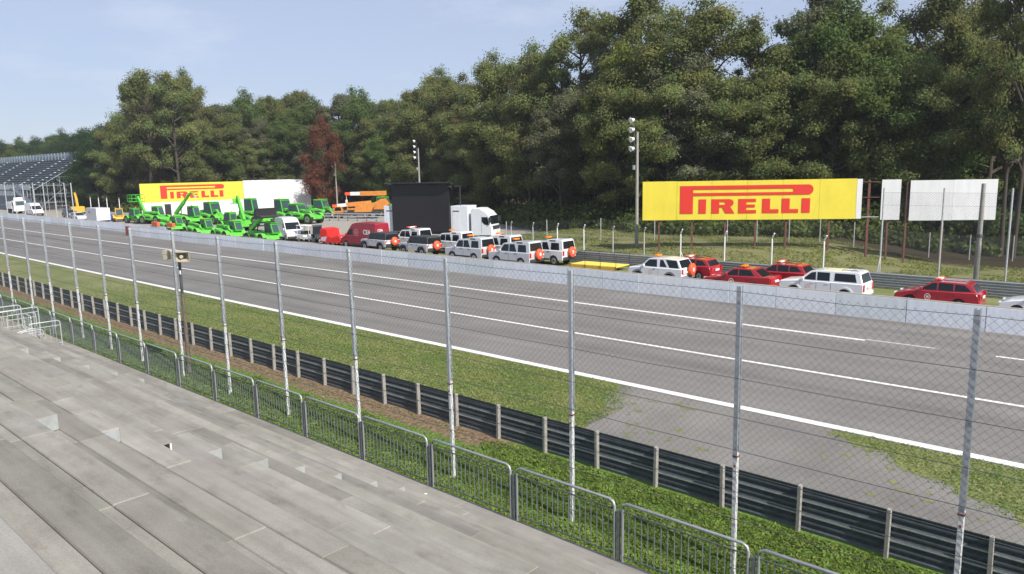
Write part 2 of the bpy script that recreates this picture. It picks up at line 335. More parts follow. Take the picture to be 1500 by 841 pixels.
def weeds():
    n = 340000; x = -62+68*rs.beta(1.6, 1.0, n); y = rs.uniform(11.45, 15.35, n)
    keep = np.ones(n, bool); nz = np.array([noise.noise(Vector((a*.7, b*.9, 3))) for a, b in zip(x, y)])
    edge = 14.3+nz*.7-.15; keep &= ~((y > edge) & (x < -13.5+nz*5) & (rs.rand(n) > .04))
    n2 = np.array([noise.noise(Vector((a*1.9, b*1.9, 9))) for a, b in zip(x, y)]); keep &= (n2 > -.28) | (rs.rand(n) > .7)
    x, y, n2 = x[keep], y[keep], n2[keep]; n = len(x)
    hgt = np.clip(.05+.10*n2, .015, .2); z = rs.rand(n)*hgt+.01
    P = np.c_[x, y, z]; N = np.c_[rs.normal(0, .55, n), rs.normal(0, .55, n), np.ones(n)]
    t = (rs.uniform(.6, 1.3, (n, 1))*(1+.5*n2[:, None]))*np.c_[1+rs.uniform(-.1,.35,n), np.ones(n), np.ones(n)]
    tag(leaves('verge_weeds', P, N, rs.uniform(.018, .048, n), weed_m, tints=t), 'lush green weeds between the stand railing and the crash barrier', 'weeds', kind='stuff')
    # short mown grass by the track and tufts along the run-off edge
    n = 90000; x = -60+47*rs.beta(1.8, 1, n); y = rs.uniform(15.9, 22.3, n); k = x < -14.6+np.clip((22.3-y)*.62, 0, 4)+rs.normal(0, .25, n)
    x2 = rs.uniform(-7, 6, 26000); y2 = rs.uniform(16.6, 22.35, 26000); lim = 22.2-np.clip((x2+7.2)*.62, .0, 4.0)+rs.normal(0, .25, 26000); k2 = y2 > lim
    x = np.r_[x[k], x2[k2]]; y = np.r_[y[k], y2[k2]]; n = len(x)
    n2 = np.array([noise.noise(Vector((a*.5, b*.9, 5))) for a, b in zip(x, y)])
    P = np.c_[x, y, rs.rand(n)*.05+.012]; N = np.c_[rs.normal(0, .8, n), rs.normal(0, .8, n), np.ones(n)]
    t = rs.uniform(.65, 1.25, (n, 1))*np.where((rs.rand(n)+n2*.8)[:, None] > .6, np.array([[1.9,1.25,1.9]]), np.array([[1.1,1.0,1.15]]))
    tag(leaves('mown_grass', P, N, rs.uniform(.03, .06, n), weed_m, tints=t, aspect=.3), 'short yellowing grass beside the white edge line', 'grass', kind='stuff')
    n = 60000; x = rs.uniform(-54, 12, n); y = 50.6+rs.rand(n)**1.2*20; nz = np.array([noise.noise(Vector((a*.35, b*.35, 5))) for a, b in zip(x, y)]); k = nz > -.12; x, y = x[k], y[k]; n = len(x)
    z = np.array([gz(a, b) for a, b in zip(x, y)])+rs.rand(n)*.12
    t = rs.uniform(.6, 1.2, (n, 1))*np.where(rs.rand(n)[:, None] > .55, np.array([[1.7,1.0,1.3]]), np.array([[1.1,.8,1.]]))
    tag(leaves('bank_grass', np.c_[x, y, z], np.c_[rs.normal(0, .7, n), rs.normal(0, .7, n), np.ones(n)], rs.uniform(.06, .14, n), weed_m, tints=t, aspect=.35), 'patchy dry grass on the bank beyond the far crash barrier', 'grass', kind='stuff')
weeds()

# ------------------------------------------------------------------ concrete grandstand
RISE, TREAD, Y0, ZF = .43, .82, 10.3, .4
def stand(x0, x1, name, label, aisle=None):
    root = thing(name, label, 'grandstand', ((x0+x1)/2, 0, 0)); cx = (x0+x1)/2
    mb = MB(); x = x0
    while x < x1-.1:
        xe = min(x+rs.uniform(4.5, 6), x1); mb.box(x-cx, xe-cx-.012, Y0+.012, 11.25, .0, ZF+rs.uniform(-.004, .004)); x = xe
    o = part(mb, 'walkway_slab', concrete, root, bevel=.01); shade(o)
    for i in range(18):
        z = ZF+RISE*(i+1); yb = Y0-TREAD*i; mb = MB(); x = x0-rs.rand()*3
        while x < x1:
            xe = x+rs.uniform(2.4, 6.5); a = max(x, x0); b = min(xe, x1)
            if b-a > .1:
                dz = rs.uniform(-.006, .006)
                mb.box(a-cx, b-cx-.006, yb-.37, yb, z-RISE+.02, z+dz)
                mb.box(a-cx, b-cx-.006, yb-TREAD+rs.choice([0,.0,.006]), yb-.372, z-RISE+.02, z+dz-rs.choice([.003,.008,.012]))
            x = xe
        o = part(mb, 'seating_step', concrete, root, bevel=.012); shade(o)
    if aisle:
        for (ax, w2, rows) in aisle:
            for i in rows:
                z = ZF+RISE*(i+1); yb = Y0-TREAD*(i+1)+.002
                mb = MB(); hw = w2/2; j = rs.uniform(-.06, .06)
                if ax == aisle[0][0] and i == 6:
                    mb.box(ax-cx-hw, ax-cx+hw, yb, yb+.40, z+.175, z+.215); mb.box(ax-cx-hw, ax-cx+hw-.4, yb, yb+.40, z+.002, z+.17)
                    o = part(mb, 'aisle_step', concrete, root)
                    g = MB(); g.box(ax-cx+hw-.38, ax-cx+hw-.03, yb+.02, yb+.38, z+.003, z+.172); part(g, 'drain_box', black, o)
                    g = MB()
                    for q in range(4): g.box(ax-cx+hw-.029, ax-cx+hw+.01, yb+.01+q*.12, yb+.035+q*.12, z+.003, z+.172)
                    part(g, 'drain_bars', white_p, o)
                else:
                    mb.box(ax-cx-hw+j, ax-cx+hw+j, yb, yb+.45, z+.002, z+.24); o = part(mb, 'aisle_step', concrete, root, bevel=.012)
                shade(o, 1.04); e = MB(); xe_ = ax-cx+hw+(0 if ax == aisle[0][0] and i == 6 else j); e.box(xe_+.001, xe_+.012, yb+(.36 if ax == aisle[0][0] and i == 6 else .02), yb+.43, z+.01, z+.225); part(e, 'pale_end', pale_end_m, o) if not (ax == aisle[0][0] and i == 6) else None  # paler plate on the +x end of each aisle step
    return root
def shade(o, k=1.):
    cur = {}
    def f(p):
        key = round(p.center.x*.33), round(p.center.y*2.4)
        if key not in cur:
            g = rs.choice([.72,.84,.95,1,1.05,1.12])*rs.uniform(.95,1.05)*k; cur[key] = (g*rs.uniform(.99,1.03), g, g*rs.uniform(.93,1.02))
        return cur[key]
    # one tone for each slab: group faces by connected boxes of eight or more vertices
    me = o.data; bm = bmesh.new(); bm.from_mesh(me); bm.faces.ensure_lookup_table(); seen = {}; 
    for fce in bm.faces:
        if fce.index in seen: continue
        g = rs.choice([.80,.90,.96,1,1.03,1.06])*rs.uniform(.96,1.04)*k; c = (g*rs.uniform(.985,1.01), g, g*rs.uniform(.96,1.01)); st = [fce]; seen[fce.index] = c
        while st:
            q = st.pop()
            for e in q.edges:
                for l in e.link_faces:
                    if l.index not in seen: seen[l.index] = c; st.append(l)
    bm.free(); tint(me, lambda p: seen[p.index])
stand(-37.2, 14, 'concrete_grandstand', 'weathered concrete grandstand with wide bare steps in the foreground', [(-12.75,1.3,range(0,9)), (-26.6,1.3,range(0,5))])
stand(-70, -43.5, 'concrete_grandstand', 'next block of the concrete grandstand beyond the stair opening with handrails')
mb = MB(); mb.box(-43.45, -37.25, 3, 11.25, 0, ZF-.01); o = mb.build('stair_opening_floor', concrete); shade(o); tag(o, 'concrete floor of the stair opening between the grandstand blocks', kind='structure')
for lx, ly, lz, s in [(-7.9,9.1,1.45,.11),(-7.3,8.2,1.45,.05),(-13.8,10.7,.42,.05),(-12.6,10.9,.42,.04)]:
    mb = MB(); row = int((Y0-ly)//TREAD); zz = ZF+RISE*(row+1) if ly < Y0 else ZF
    mb.plate([(-s,-.02,0),(s,-.03,0),(s*.9,.03,.004),(-s*.8,.03,.004)], .004); o = mb.build('paper_scrap', white_p); o.location = (lx, ly, zz+.01); o.rotation_euler[2] = rs.rand()*3
    tag(o, 'scrap of white litter lying on the bare concrete step', 'litter', 'litter scraps on the concrete steps')

# ------------------------------------------------------------------ stand railing
def hoop(mb, L, z1, r=.024, drop=.12):
    mb.tube([(0,0,0),(0,0,z1-drop),(.03,0,z1-.04),(.11,0,z1),(L-.11,0,z1),(L-.03,0,z1-.04),(L,0,z1-drop),(L,0,0)], r, 8)
PL = 2.52
rp = thing('railing_panel', 'steel railing panel', 'railing', (0,0,0), 0, 'railing panels along the front walkway')
mb = MB(); hoop(mb, PL, 1.22, .03); part(mb, 'hoop_frame', galv, rp, smooth=50)
mb = MB(); mb.tube([(0,0,1.04),(PL,0,1.04)], .017); mb.tube([(0,0,.12),(PL,0,.12)], .017)
part(mb, 'cross_rail', galv_dk, rp, smooth=50)
mb = MB()
for k in range(1, 18): mb.tube([(PL*k/18,0,.12),(PL*k/18,0,1.04)], .0115, 5)
part(mb, 'bar_infill', mat('bar_steel', (.15,.18,.19), .55, .3, var=.25, scale=5), rp)
mb = MB(); mb.box(-.12,-.065,-.028,.028,0,1.04); part(mb, 'post', mat('post_steel', (.17,.19,.20), .5, .4, var=.3, scale=5), rp)
mb = MB(); mb.tube([(-.09,0,.9),(0,0,.93)], .012); mb.tube([(-.09,0,.2),(0,0,.2)], .012); part(mb, 'bracket', galv, rp)
first = True; xr = -1.9; k = 0
ords = ['nearest','second','third','fourth','fifth','sixth','seventh','eighth','ninth','tenth','eleventh','twelfth','thirteenth','fourteenth','fifteenth','sixteenth','seventeenth','eighteenth']
while xr > -62:
    x = -4.64-(k-1)*2.705
    if x < -62: break
    lab = ('%s bar-filled railing panel counted from the right end of the walkway edge' % ords[k]) if k < 18 else 'small far railing panel at the left edge of the walkway'
    if k < 18 and k > 0 : lab = '%s steel hoop railing panel along the walkway, counted from the right edge of the photo' % ords[k]
    if k == 0: lab = 'cut-off steel hoop railing panel in the bottom right corner'; rp.location = (x, 11.3, ZF); rp['label'] = lab
    else: dup(rp, (x, 11.3, ZF), 0, lab)
    k += 1; xr = x
mb = MB(); mb.box(-70, 14, 11.26, 11.42, 0, .33); tag(mb.build('kerb_edging', wall_cap), 'thin concrete edging under the railing', kind='structure')
# stair handrails at the left
def handrail(x, y0, L, z, hh, label, slope=0, rz=PI/2, bars=True):
    t = thing('stair_handrail', label, 'handrail', (x, y0+.55, z), rz, 'galvanised handrails around the stair opening')
    mb = MB(); mb.tube([(0,0,0),(0,0,hh-.12),(.03,0,hh-.04),(.12,0,hh),(L-.12,0,hh+slope),(L-.03,0,hh-.04+slope),(L,0,hh-.12+slope),(L,0,slope)], .024, 8); part(mb, 'hoop_frame', galv_lt, t, smooth=50)
    mb = MB(); mb.tube([(0,0,hh-.22),(L,0,hh-.22+slope)], .016); mb.tube([(0,0,.15),(L,0,.15+slope)], .016)
    if bars:
        n = int(L/.2)
        for k in range(1, n): mb.tube([(L*k/n,0,.15+slope*k/n),(L*k/n,0,hh-.22+slope*k/n)], .009, 5)
    part(mb, 'bar_infill', galv_lt, t)
handrail(-37.0, 9.0, 1.25, .45, 1.18, 'tall hoop handrail nearest the railing at the left stair opening')
handrail(-37.9, 8.9, .9, .42, .75, 'low small hoop handrail behind the tall nearest one')
handrail(-38.7, 8.9, .8, .42, .62, 'lowest hoop handrail between the two tall ones at the stair opening', .1)
handrail(-39.4, 8.2, 1.9, .6, 1.35, 'long tall handrail standing highest at the left stair opening', .05)
handrail(-40.6, 9.1, 1.2, .42, 1.15, 'hoop handrail behind the long tall one at the stair opening')
handrail(-43.3, 8.8, 1.6, .42, 1.2, 'farthest hoop handrail at the left edge of the picture')
handrail(-41.0, 9.9, 1.1, .42, 1.1, 'hoop handrail standing across the stair opening mouth', 0, 0)

# ------------------------------------------------------------------ tall debris fence
FY = 12.6
fx = [1.9,-1.98,-5.67,-9.54,-13.42,-17.4,-21.3,-25.2,-28.95,-32.87,-36.3,-39.9,-44.0,-47.4,-51.2,-55,-59,-63]
fn = thing('debris_fence', 'tall chain-link debris fence with grey and white posts in front of the grandstand', 'fence', (-30, FY, 0))
for i, x in enumerate(fx):
    tx = rs.uniform(-.02,.02); ty = rs.uniform(-.03,.03)
    mb = MB(); mb.box(-.04,.04,-.045,.045,0,2.68); o = mb.build('post', white_p, fn, bevel=.006); o.location = (x+30, 0, -.05); o.rotation_euler = (ty*.3, tx*.5, 0)
    mb = MB(); mb.box(-.043,.043,-.052,-.042,2.62,5.86); mb.box(-.043,.043,.042,.052,2.62,5.86); mb.box(-.012,.012,-.042,.042,2.62,5.86); part(mb, 'upper_section', mat('upper_post_steel', (.47,.50,.53), .5, .3, var=.15, scale=4), o)
    mb = MB(); mb.box(-.05,.05,-.055,.055,2.61,2.64); mb.box(-.014,.014,-.062,-.05,2.42,2.46); part(mb, 'rusty_joint', rust, o)
# chain link: long diagonal wires of real thickness
def chain(x0, x1, z0, z1, pitch, r, y=0, zig=.012):
    vs = []; fs = []; Hh = z1-z0
    def wire(a, b, yy):
        d = Vector(b)-Vector(a); d.normalize(); u = Vector((0,1,0)); v = d.cross(u); o = len(vs)
        for P in (a, b):
            for k in range(3): ang = 2*PI*k/3; q = Vector(P)+(u*math.cos(ang)+v*math.sin(ang))*r; vs.append(tuple(q))
        fs.extend([(o,o+1,o+4,o+3),(o+1,o+2,o+5,o+4),(o+2,o,o+3,o+5)])
    n = int((x1-x0+Hh)/pitch)
    for k in range(n):
        xa = x0-Hh+k*pitch; a = (xa, y, z0); b = (xa+Hh, y, z1)
        if xa < x0: a = (x0, y, z0+x0-xa)
        if xa+Hh > x1: b = (x1, y, z1-(xa+Hh-x1))
        if b[2] > a[2]: wire(a, b, 0)
        xa = x0+k*pitch; a = (xa, y+zig, z0); b = (xa-Hh, y+zig, z1)
        if xa > x1: a = (x1, y+zig, z0+xa-x1)
        if xa-Hh < x0: b = (x0, y+zig, z1-(x0-(xa-Hh)))
        if b[2] > a[2]: wire(a, b, 0)
    m = MB(); m.add(vs, fs); return m
wire_m = mat('wire', (.13,.135,.14), .5, .5)
part(chain(-33, 32.5, .25, 5.75, .14, .0019, -.07), 'chain_link_mesh', wire_m, fn)
for z in (.35,.8,1.35,1.9,2.3,2.72,3.35,4.1,4.9,5.72):
    mb = MB(); pts = []
    for i, x in enumerate(sorted(fx)):
        pts.append((x+30, -.062, z));
        if i < len(fx)-1: pts.append(((sorted(fx)[i]+sorted(fx)[i+1])/2+30, -.062, z-(.05 if z > 5 else .02)*rs.rand()))
    mb.tube(pts, .0065 if z < 5 else .005, 5); part(mb, 'wire_cable', galv_dk, fn)

# ------------------------------------------------------------------ crash barriers
def wprofile(mb, x0, x1, y, z, side, seg=4.):
    # W-beam profile 0.31 m high
    pr = [(0,0),(.0,.02),(.07,.06),(.07,.10),(.012,.135),(.012,.175),(.07,.21),(.07,.25),(0,.29),(0,.31)]
    n = len(pr); xs = list(np.arange(x0, x1, seg))+[x1]; vs = []
    for x in xs: vs += [(x, y+side*a, z+b) for a, b in pr]
    for x in xs: vs += [(x, y+side*(a-.008), z+b) for a, b in pr]
    fs = []; m = len(xs)
    for i in range(m-1):
        for k in range(n-1):
            a = i*n+k; fs.append((a, a+1, a+n+1, a+n)); b = a+m*n; fs.append((b, b+n, b+n+1, b+1))
    mb.add(vs, fs)
def armco(name, label, x0, x1, y, rails, z0, side, postx, pm, pside, ph, gap=.325):
    t = thing(name, label, 'crash barrier', ((x0+x1)/2, y, 0)); cx = (x0+x1)/2
    for r in range(rails):
        mb = MB(); wprofile(mb, x0-cx, x1-cx, side*.065, z0+r*gap, side); part(mb, 'rail', rail_dk if pside < 0 and side > 0 else galv, t, smooth=45)
        if r: mb = MB(); mb.box(x0-cx, x1-cx, side*.055, side*.063, z0+r*gap-.025, z0+r*gap+.012); part(mb, 'rail_lip', galv_lt if name == 'near_barrier' else galv, t)
    for x in postx:
        mb = MB(); mb.box(-.035,.035,-.06,.06,0,ph); o = mb.build('post', pm, t); o.location = (x-cx, 0, 0); o.rotation_euler = (rs.uniform(-.02,.02), rs.uniform(-.02,.02), 0)
    return t
armco('near_barrier', 'dark three-rail steel crash barrier between the weeds and the track, nearest the stand', -130, 16, 15.45, 3, .06, 1, [x for x in np.arange(-129, 15.5, 1.79) if x > -110], concpole, -1, 1.06)
armco('far_barrier', 'grey three-rail crash barrier at the foot of the grass bank, behind the parked cars', -54, 24, 50.3, 3, .05, -1, list(np.arange(-53, 24, 2)), galv, 1, 1.0)

# ------------------------------------------------------------------ pit wall
def pitwall(x0, x1, y, label, seg):
    t = thing('concrete_wall', label, 'wall', ((x0+x1)/2, y, 0)); cx = (x0+x1)/2; x = x0
    mb = MB(); mc = MB()
    while x < x1-.3:
        xe = min(x+seg+rs.uniform(-.5,.5), x1); j = rs.uniform(-.012,.012)
        mb.box(x-cx, xe-cx-.025, -.16+j, .16, 0, 1.19+rs.uniform(-.006,.006))
        mc.box(x-cx, xe-cx-.012, -.145, .17, 1.2, 1.215+rs.uniform(0,.006)); x = xe
    o = part(mb, 'wall_panels', wall_m, t, bevel=.008)
    me = o.data; bm = bmesh.new(); bm.from_mesh(me); seen = {}
    for f in bm.faces:
        if f.index in seen: continue
        g = rs.uniform(.9, 1.06); c = (g*rs.uniform(.97,1.02), g, g*rs.uniform(.99,1.04)); st = [f]; seen[f.index] = c
        while st:
            q = st.pop()
            for e in q.edges:
                for l in e.link_faces:
                    if l.index not in seen: seen[l.index] = c; st.append(l)
    bm.free(); tint(me, lambda p: seen[p.index]); part(mc, 'coping', wall_cap, t); return t
pitwall(-104.5, 20, 40.16, 'long pale blue-grey concrete wall running along the far side of the track', 3.15)
pitwall(-330, -99, 42.6, 'farther pale concrete wall set back at the left, ending behind the gap', 3.2)
redb = mat('red_oxide_block', (.30,.06,.045), .8, var=.25, scale=3)
mb = MB(); mb.box(-.5,.5,-.2,.2,0,1.24); tag(mb.build('end_block', redb, bevel=.02), 'faded red block capping the left end of the long wall', 'block').location = (-105.1, 40.15, 0)
for x, l in ((-102.2,'left orange block sitting on the wall behind the green machines'),(-97.6,'right orange block sitting on the wall behind the green machines')):
    mb = MB(); mb.box(-.9,.9,-.2,.2,0,.55); o = mb.build('orange_block', mat('orange_block', (.62,.13,.05), .7, var=.2), bevel=.03); o.location = (x, 42.6, 1.22); tag(o, l, 'block', 'orange blocks on the far wall')

# ------------------------------------------------------------------ loudspeaker pole
t = thing('loudspeaker_pole', 'weathered brown pole with two beige horn loudspeakers behind the railing', 'pole', (-29.2, 12.95, 0))
mb = MB(); mb.tube([(0,0,-.1),(.03,0,1.7),(.0,0,3.3)], .085, 10, .07); part(mb, 'lower_pole', wood, t, smooth=50)
mb = MB(); mb.tube([(0,0,3.25),(.0,0,4.72)], .055, 10); part(mb, 'upper_pole', galv_dk, t, smooth=50)
mb = MB(); mb.box(.05,.13,-.08,-.03,4.1,4.25); part(mb, 'junction_box', white_p, t)
def horn(x, z, rz, rx=0):
    h = MB(); n = 4; secs = [(-.42,.11,.11),(-.2,.13,.12),(.0,.19,.13),(.18,.31,.19),(.24,.33,.2)]; vs = []
    for y, a, b in secs: vs += [(-a,y,-b),(a,y,-b),(a,y,b),(-a,y,b)]
    for y, a, b in reversed(secs[1:]): vs += [(-a+.02,y+.001,-b+.02),(a-.02,y+.001,-b+.02),(a-.02,y+.001,b-.02),(-a+.02,y+.001,b-.02)]
    m = len(vs)//4; fs = [(0,3,2,1)]+[(i*4+k, i*4+(k+1) % 4, (i+1)*4+(k+1) % 4, (i+1)*4+k) for i in range(m-1) for k in range(4)]+[tuple((m-1)*4+k for k in range(4))]
    h.add(vs, fs); o = part(h, 'horn', beige, t); o.location = (x, 0, z); o.rotation_euler = (rx, 0, rz)
    c = MB(); c.disc((0,.02,0), (0,1,0), .07, .2, 12); q = part(c, 'driver_cone', mat('cone', (.6,.57,.5), .5), o); return o
horn(-.48, 4.85, PI*.62); horn(.28, 4.82, -PI*.72)
mb = MB(); mb.box(-.42,.25,-.03,.03,4.68,4.73); part(mb, 'crossbar', galv_lt, t)

# ------------------------------------------------------------------ billboards
def logo(root, W, Hb, y):                # red lettering standing proud of the yellow face; x 0..W, z 0..Hb
    X = lambda u: (u-147)/1150*W; Z = lambda v: (633-v)/208*Hb
    m = MB()
    def poly(pts):
        n = len(pts); vs = [(X(a), y, Z(b)) for a, b in pts]+[(X(a), y-.03, Z(b)) for a, b in pts]
        m.add(vs, [tuple(range(n)), tuple(range(n, 2*n))[::-1]]+[(k, (k+1) % n, n+(k+1) % n, n+k) for k in range(n)])
    # P: stem, and the long bowl drawn out over the whole word
    arc = [(1045+27*math.sin(a), 476.5-26.5*math.cos(a)) for a in np.linspace(0, PI, 14)]
    slot = [(957+11*math.sin(a), 479-9*math.cos(a)) for a in np.linspace(PI, 0, 10)]
    poly([(357,598),(357,450),(428,450),(428,598)])
    poly([(428.5,450)]+arc+[(428.5,503),(428.5,488)]+slot+[(428.5,470)])
    def L(x): poly([(x,522),(x+42,522),(x+42,578),(x+88,578),(x+88,598),(x,598)])
    poly([(460,522),(500,522),(500,598),(460,598)])
    poly([(530,522),(630,522),(645,528),(650,540),(645,553),(630,560),(655,598),(607,598),(588,566),(573,566),(573,598),(530,598),(530,522.5)][:-1]) if False else None
    poly([(530,522),(572,522),(572,598),(530,598)])
    poly([(572.5,522),(628,522),(644,527),(651,541),(645,555),(632,562),(656,598),(607,598),(588,566),(572.5,566),(572.5,552),(600,552),(606,545),(600,537),(572.5,537)])
    poly([(676,522),(770,522),(770,538),(718,538),(718,552),(765,552),(765,567),(718,567),(718,581),(772,581),(772,598),(676,598)])
    L(804); L(908); poly([(1013,522),(1057,522),(1057,598),(1013,598)])
    return m.build('lettering', board_r, root)
def board(name, label, A, B, z0, z1, s0, s1, m, joints=3.0, parent=None):
    pass
A = Vector((-33.88, 54.97, 0)); B = Vector((-10.34, 69.82, 0)); ang = math.atan2(B.y-A.y, B.x-A.x); LEN = (B-A).length
def bigboard(name, label, s0, s1, z0, z1, face, poles, strip_w=0, rails=None, base=None):
    P = A+(B-A)*s0; W = (s1-s0)*LEN; t = thing(name, label, 'billboard', (P.x, P.y, 0), ang)
    mb = MB(); n = max(1, round((W-strip_w)/2.9)); w2 = (W-strip_w)/n
    for k in range(n): mb.box(k*w2+.008, (k+1)*w2-.008, -.06+rs.uniform(0,.012), 0, z0+rs.uniform(0,.02), z1+rs.uniform(0,.02))
    o = part(mb, 'panel', face, t)
    if face is board_w: tint(o.data, lambda p: [rs.choice([.97,1,.94])]*3)
    if strip_w:
        mb = MB(); mb.box(W-strip_w+.01, W, -.05, 0, z0+.02, z1-.02); o = part(mb, 'bare_panel', board_w, t); tint(o.data, lambda p: (1,1,1))
    mb = MB()
    for z in (z0+.15, (z0+z1)/2, z1-.15): mb.box(0, W, .005, .09, z-.04, z+.04)
    part(mb, 'back_rail', rustpole, t)
    for s in poles:
        xx = (s-s0)*LEN; wx = A+(B-A)*s; g = gz(wx.x, wx.y); mb = MB(); mb.box(-.07,.07,.10,.24,g-.3,z1-.1); q = mb.build('pole', rustpole, t); q.location = (xx, 0, 0)
    return t, W
t, W = bigboard('billboard', 'long yellow billboard with red brand lettering on rusty poles behind the grass bank', 0, .634, 3.35, 6.62, board_y, (.051,.15,.248,.337,.425,.547), .42)
yb_ = t; W2 = W-.42; logo(t, W2, 3.27, -.064).location.z = 3.35
t, W = bigboard('billboard', 'narrow blank white billboard between the yellow board and the large white one', .687, .74, 3.25, 6.5, board_w, (.71,))
t, W = bigboard('billboard', 'large blank white billboard on rusty poles at the right', .765, .997, 3.18, 6.4, board_w, (.76,.861,.961))
g = yb_; mb = MB(); mb.box(-.09,.09,.1,.26,-1,6.5); part(mb, 'pole', rustpole, g).location.x = .655*LEN
for z in (3.5, 5.1, 6.35): mb = MB(); mb.box(.636*LEN, .686*LEN, .04,.09, z-.03, z+.03); part(mb, 'cross_rail', galv_lt if z < 4 else rustpole, g)
# left board on its white building wall
A2 = Vector((-141.4, 56.7, 0)); B2 = Vector((-135.7, 89, 0)); L2 = (B2-A2).length; t = thing('hoarding_wall', 'tall white plank hoarding with a yellow poster and red brand lettering behind the green machines', 'billboard', A2, math.atan2(B2.y-A2.y, B2.x-A2.x))
mb = MB(); Z0 = 3.0
for k in range(15): mb.box(0, 3.9 if k < 7 else 3.9, 0, .3, k*.43, (k+1)*.43-.012) if k < 7 else None
mb = MB()
for k in range(7):
    mb.box(0, .121*L2, 0, .3, k*.43, (k+1)*.43-.012); mb.box(.155*L2, .572*L2, 0, .3, k*.43, (k+1)*.43-.012)
    if k > 5: mb.box(.121*L2, .155*L2, 0, .3, k*.43, (k+1)*.43-.012)
mb.box(0, .572*L2, .05, .3, Z0+.02, 6.4)
for k in range(15): mb.box(.574*L2, L2, -.02, .3, k*.44, (k+1)*.44-.012)
o = part(mb, 'white_planks', board_w, t); tint(o.data, lambda p: [rs.uniform(.96,1.05)]*3)
mb = MB(); mb.box(.121*L2+.01, .155*L2-.01, .1, .28, 0, 2.5); part(mb, 'doorway', black, t)
mb = MB(); mb.box(.0, .572*L2, -.05, .03, Z0, 6.45); part(mb, 'yellow_poster', board_y, t)
logo(t, .572*L2, 3.45, -.052).location.z = Z0

# ------------------------------------------------------------------ light masts and poles
def mast(x, y, h, label, n=4):
    g = gz(x, y); t = thing('light_mast', label, 'light mast', (x, y, g), 0, 'light masts at the wood edge')
    mb = MB(); mb.tube([(0,0,-.3),(0,0,h*.5),(0,0,h-1.1)], .17, 10, .1); part(mb, 'mast', concpole, t, smooth=50)
    d = Vector((-.5, -.75, 0)).normalized()
    mb = MB(); mb.tube([(d.x*.3, d.y*.3, h-2.9), (d.x*.3, d.y*.3, h+.1)], .03); mb.tube([(0,0,h-1.4),(d.x*.3,d.y*.3,h-1.4)], .03); mb.tube([(0,0,h-2.6),(d.x*.3,d.y*.3,h-2.6)], .03); part(mb, 'lamp_rack', galv_dk, t)
    for k in range(n):
        z = h-.05-k*.82; o = MB(); c = Vector((d.x*.45, d.y*.45, z))
        o.tube([c-Vector((.0,0,0)), c+Vector((d.x*.1, d.y*.1, -.03)), c+Vector((d.x*.25, d.y*.25, -.08))], .12, 12, .27); q = part(o, 'floodlight', mat('lamp_shell', (.72,.72,.72), .35), t, smooth=40)
        o = MB(); c2 = c+Vector((-d.y*.33, d.x*.33, 0)); o.tube([c2, c2+Vector((d.x*.1, d.y*.1, -.03)), c2+Vector((d.x*.25, d.y*.25, -.08))], .10, 12, .2); part(o, 'floodlight', MATS['lamp_shell'], t, smooth=40)
    o = MB(); o.box(-.35,-.15,-.2,-.05,h-4.4,h-4.0); part(o, 'fuse_box', galv_lt, t); return t
mast(-35.9, 57.3, 11.2, 'tallest concrete light mast, left of the yellow billboard on the bank')
mast(-86.4, 76, 12.4, 'light mast rising behind the black video screen')
mast(-128, 90.1, 11.6, 'thin far light mast in front of the red-brown tree')
def tallpost(px, D, h, label, name='fence_post', r=.06, m=galv):
    x = atD(px, D); t = thing(name, label, 'post', (x, D, 0), 0)
    mb = MB(); mb.tube([(0,0,-.2),(0,0,h)], r, 8); part(mb, 'shaft', m, t, smooth=50); return t
x = atD(1438, 52.4); t = thing('concrete_pole', 'thick weathered pole in front of the large white billboard', 'pole', (x, 52.4, gz(x, 52.4)))
mb = MB(); mb.tube([(0,0,-.3),(.02,0,3.6),(.03,0,6.55)], .16, 10, .12); part(mb, 'shaft', concpole, t, smooth=50)
mb = MB(); mb.tube([(0.02,0,3.3),(.02,0,3.5)], .18, 10); part(mb, 'collar', galv_dk, t)
# tall fence behind the far barrier, right side
fr = thing('tall_fence', 'tall chain-link fence with thin steel posts at the right, behind the far crash barrier', 'fence', (-8, 51.7, 0))
for x in (atD(1294,51.7), atD(1382,51.7), atD(1482,51.7), atD(1600,51.7), 2.5, 6.5, 10.5):
    mb = MB(); mb.tube([(0,0,-.2),(0,0,6.3)], .055, 8); o = part(mb, 'post', galv_lt, fr, smooth=50); o.location = (x+8, 0, 0)
    if x == atD(1294,51.7): b = MB(); b.tube([(x+8,0,1.9),(x+8+.05,-.9,.0)], .03); part(b, 'brace', galv_lt, fr)
x0 = atD(1294,51.7)+8
part(chain(x0, 18.5, .2, 6.0, .15, .0035), 'chain_link_mesh', wire_m, fr)
for z in (.3,1.2,2.2,3.2,4.2,5.2,6.0): mb = MB(); mb.tube([(x0,.01,z),(18.5,.01,z)], .007, 4); part(mb, 'wire_cable', galv_dk, fr)
# bent-top posts
bf = thing('bent_post_fence', 'low mesh fence on white posts with bent tops along the far crash barrier', 'fence', (-35, 51.4, 0))
for px in (748,780,816,855,898,944,998,1063,1133,1210):
    x = atD(px, 51.4); hh = 2.95; lit = white_p if px > 970 or px == 855 or px == 816 else galv_lt  # sunlit posts get white, shaded ones duller steel: light put into the colour
    mb = MB(); mb.tube([(0,0,-.2),(0,0,hh-.45),(.02,-.02,hh-.3),(.2,-.1,hh)], .055, 8); o = part(mb, 'bent_post', lit, bf, smooth=50); o.location = (x+35, 0, .15)
    if px in (780, 998): mb = MB(); mb.tube([(0,0,1.2),(.6,.1,-.1)], .035); q = part(mb, 'brace', lit, bf); q.location = (x+35, 0, .15)
xa, xb = atD(740,51.4)+35, atD(1290,51.4)+35
part(chain(xa, xb, .2, 2.6, .14, .0028), 'chain_link_mesh', wire_m, bf)
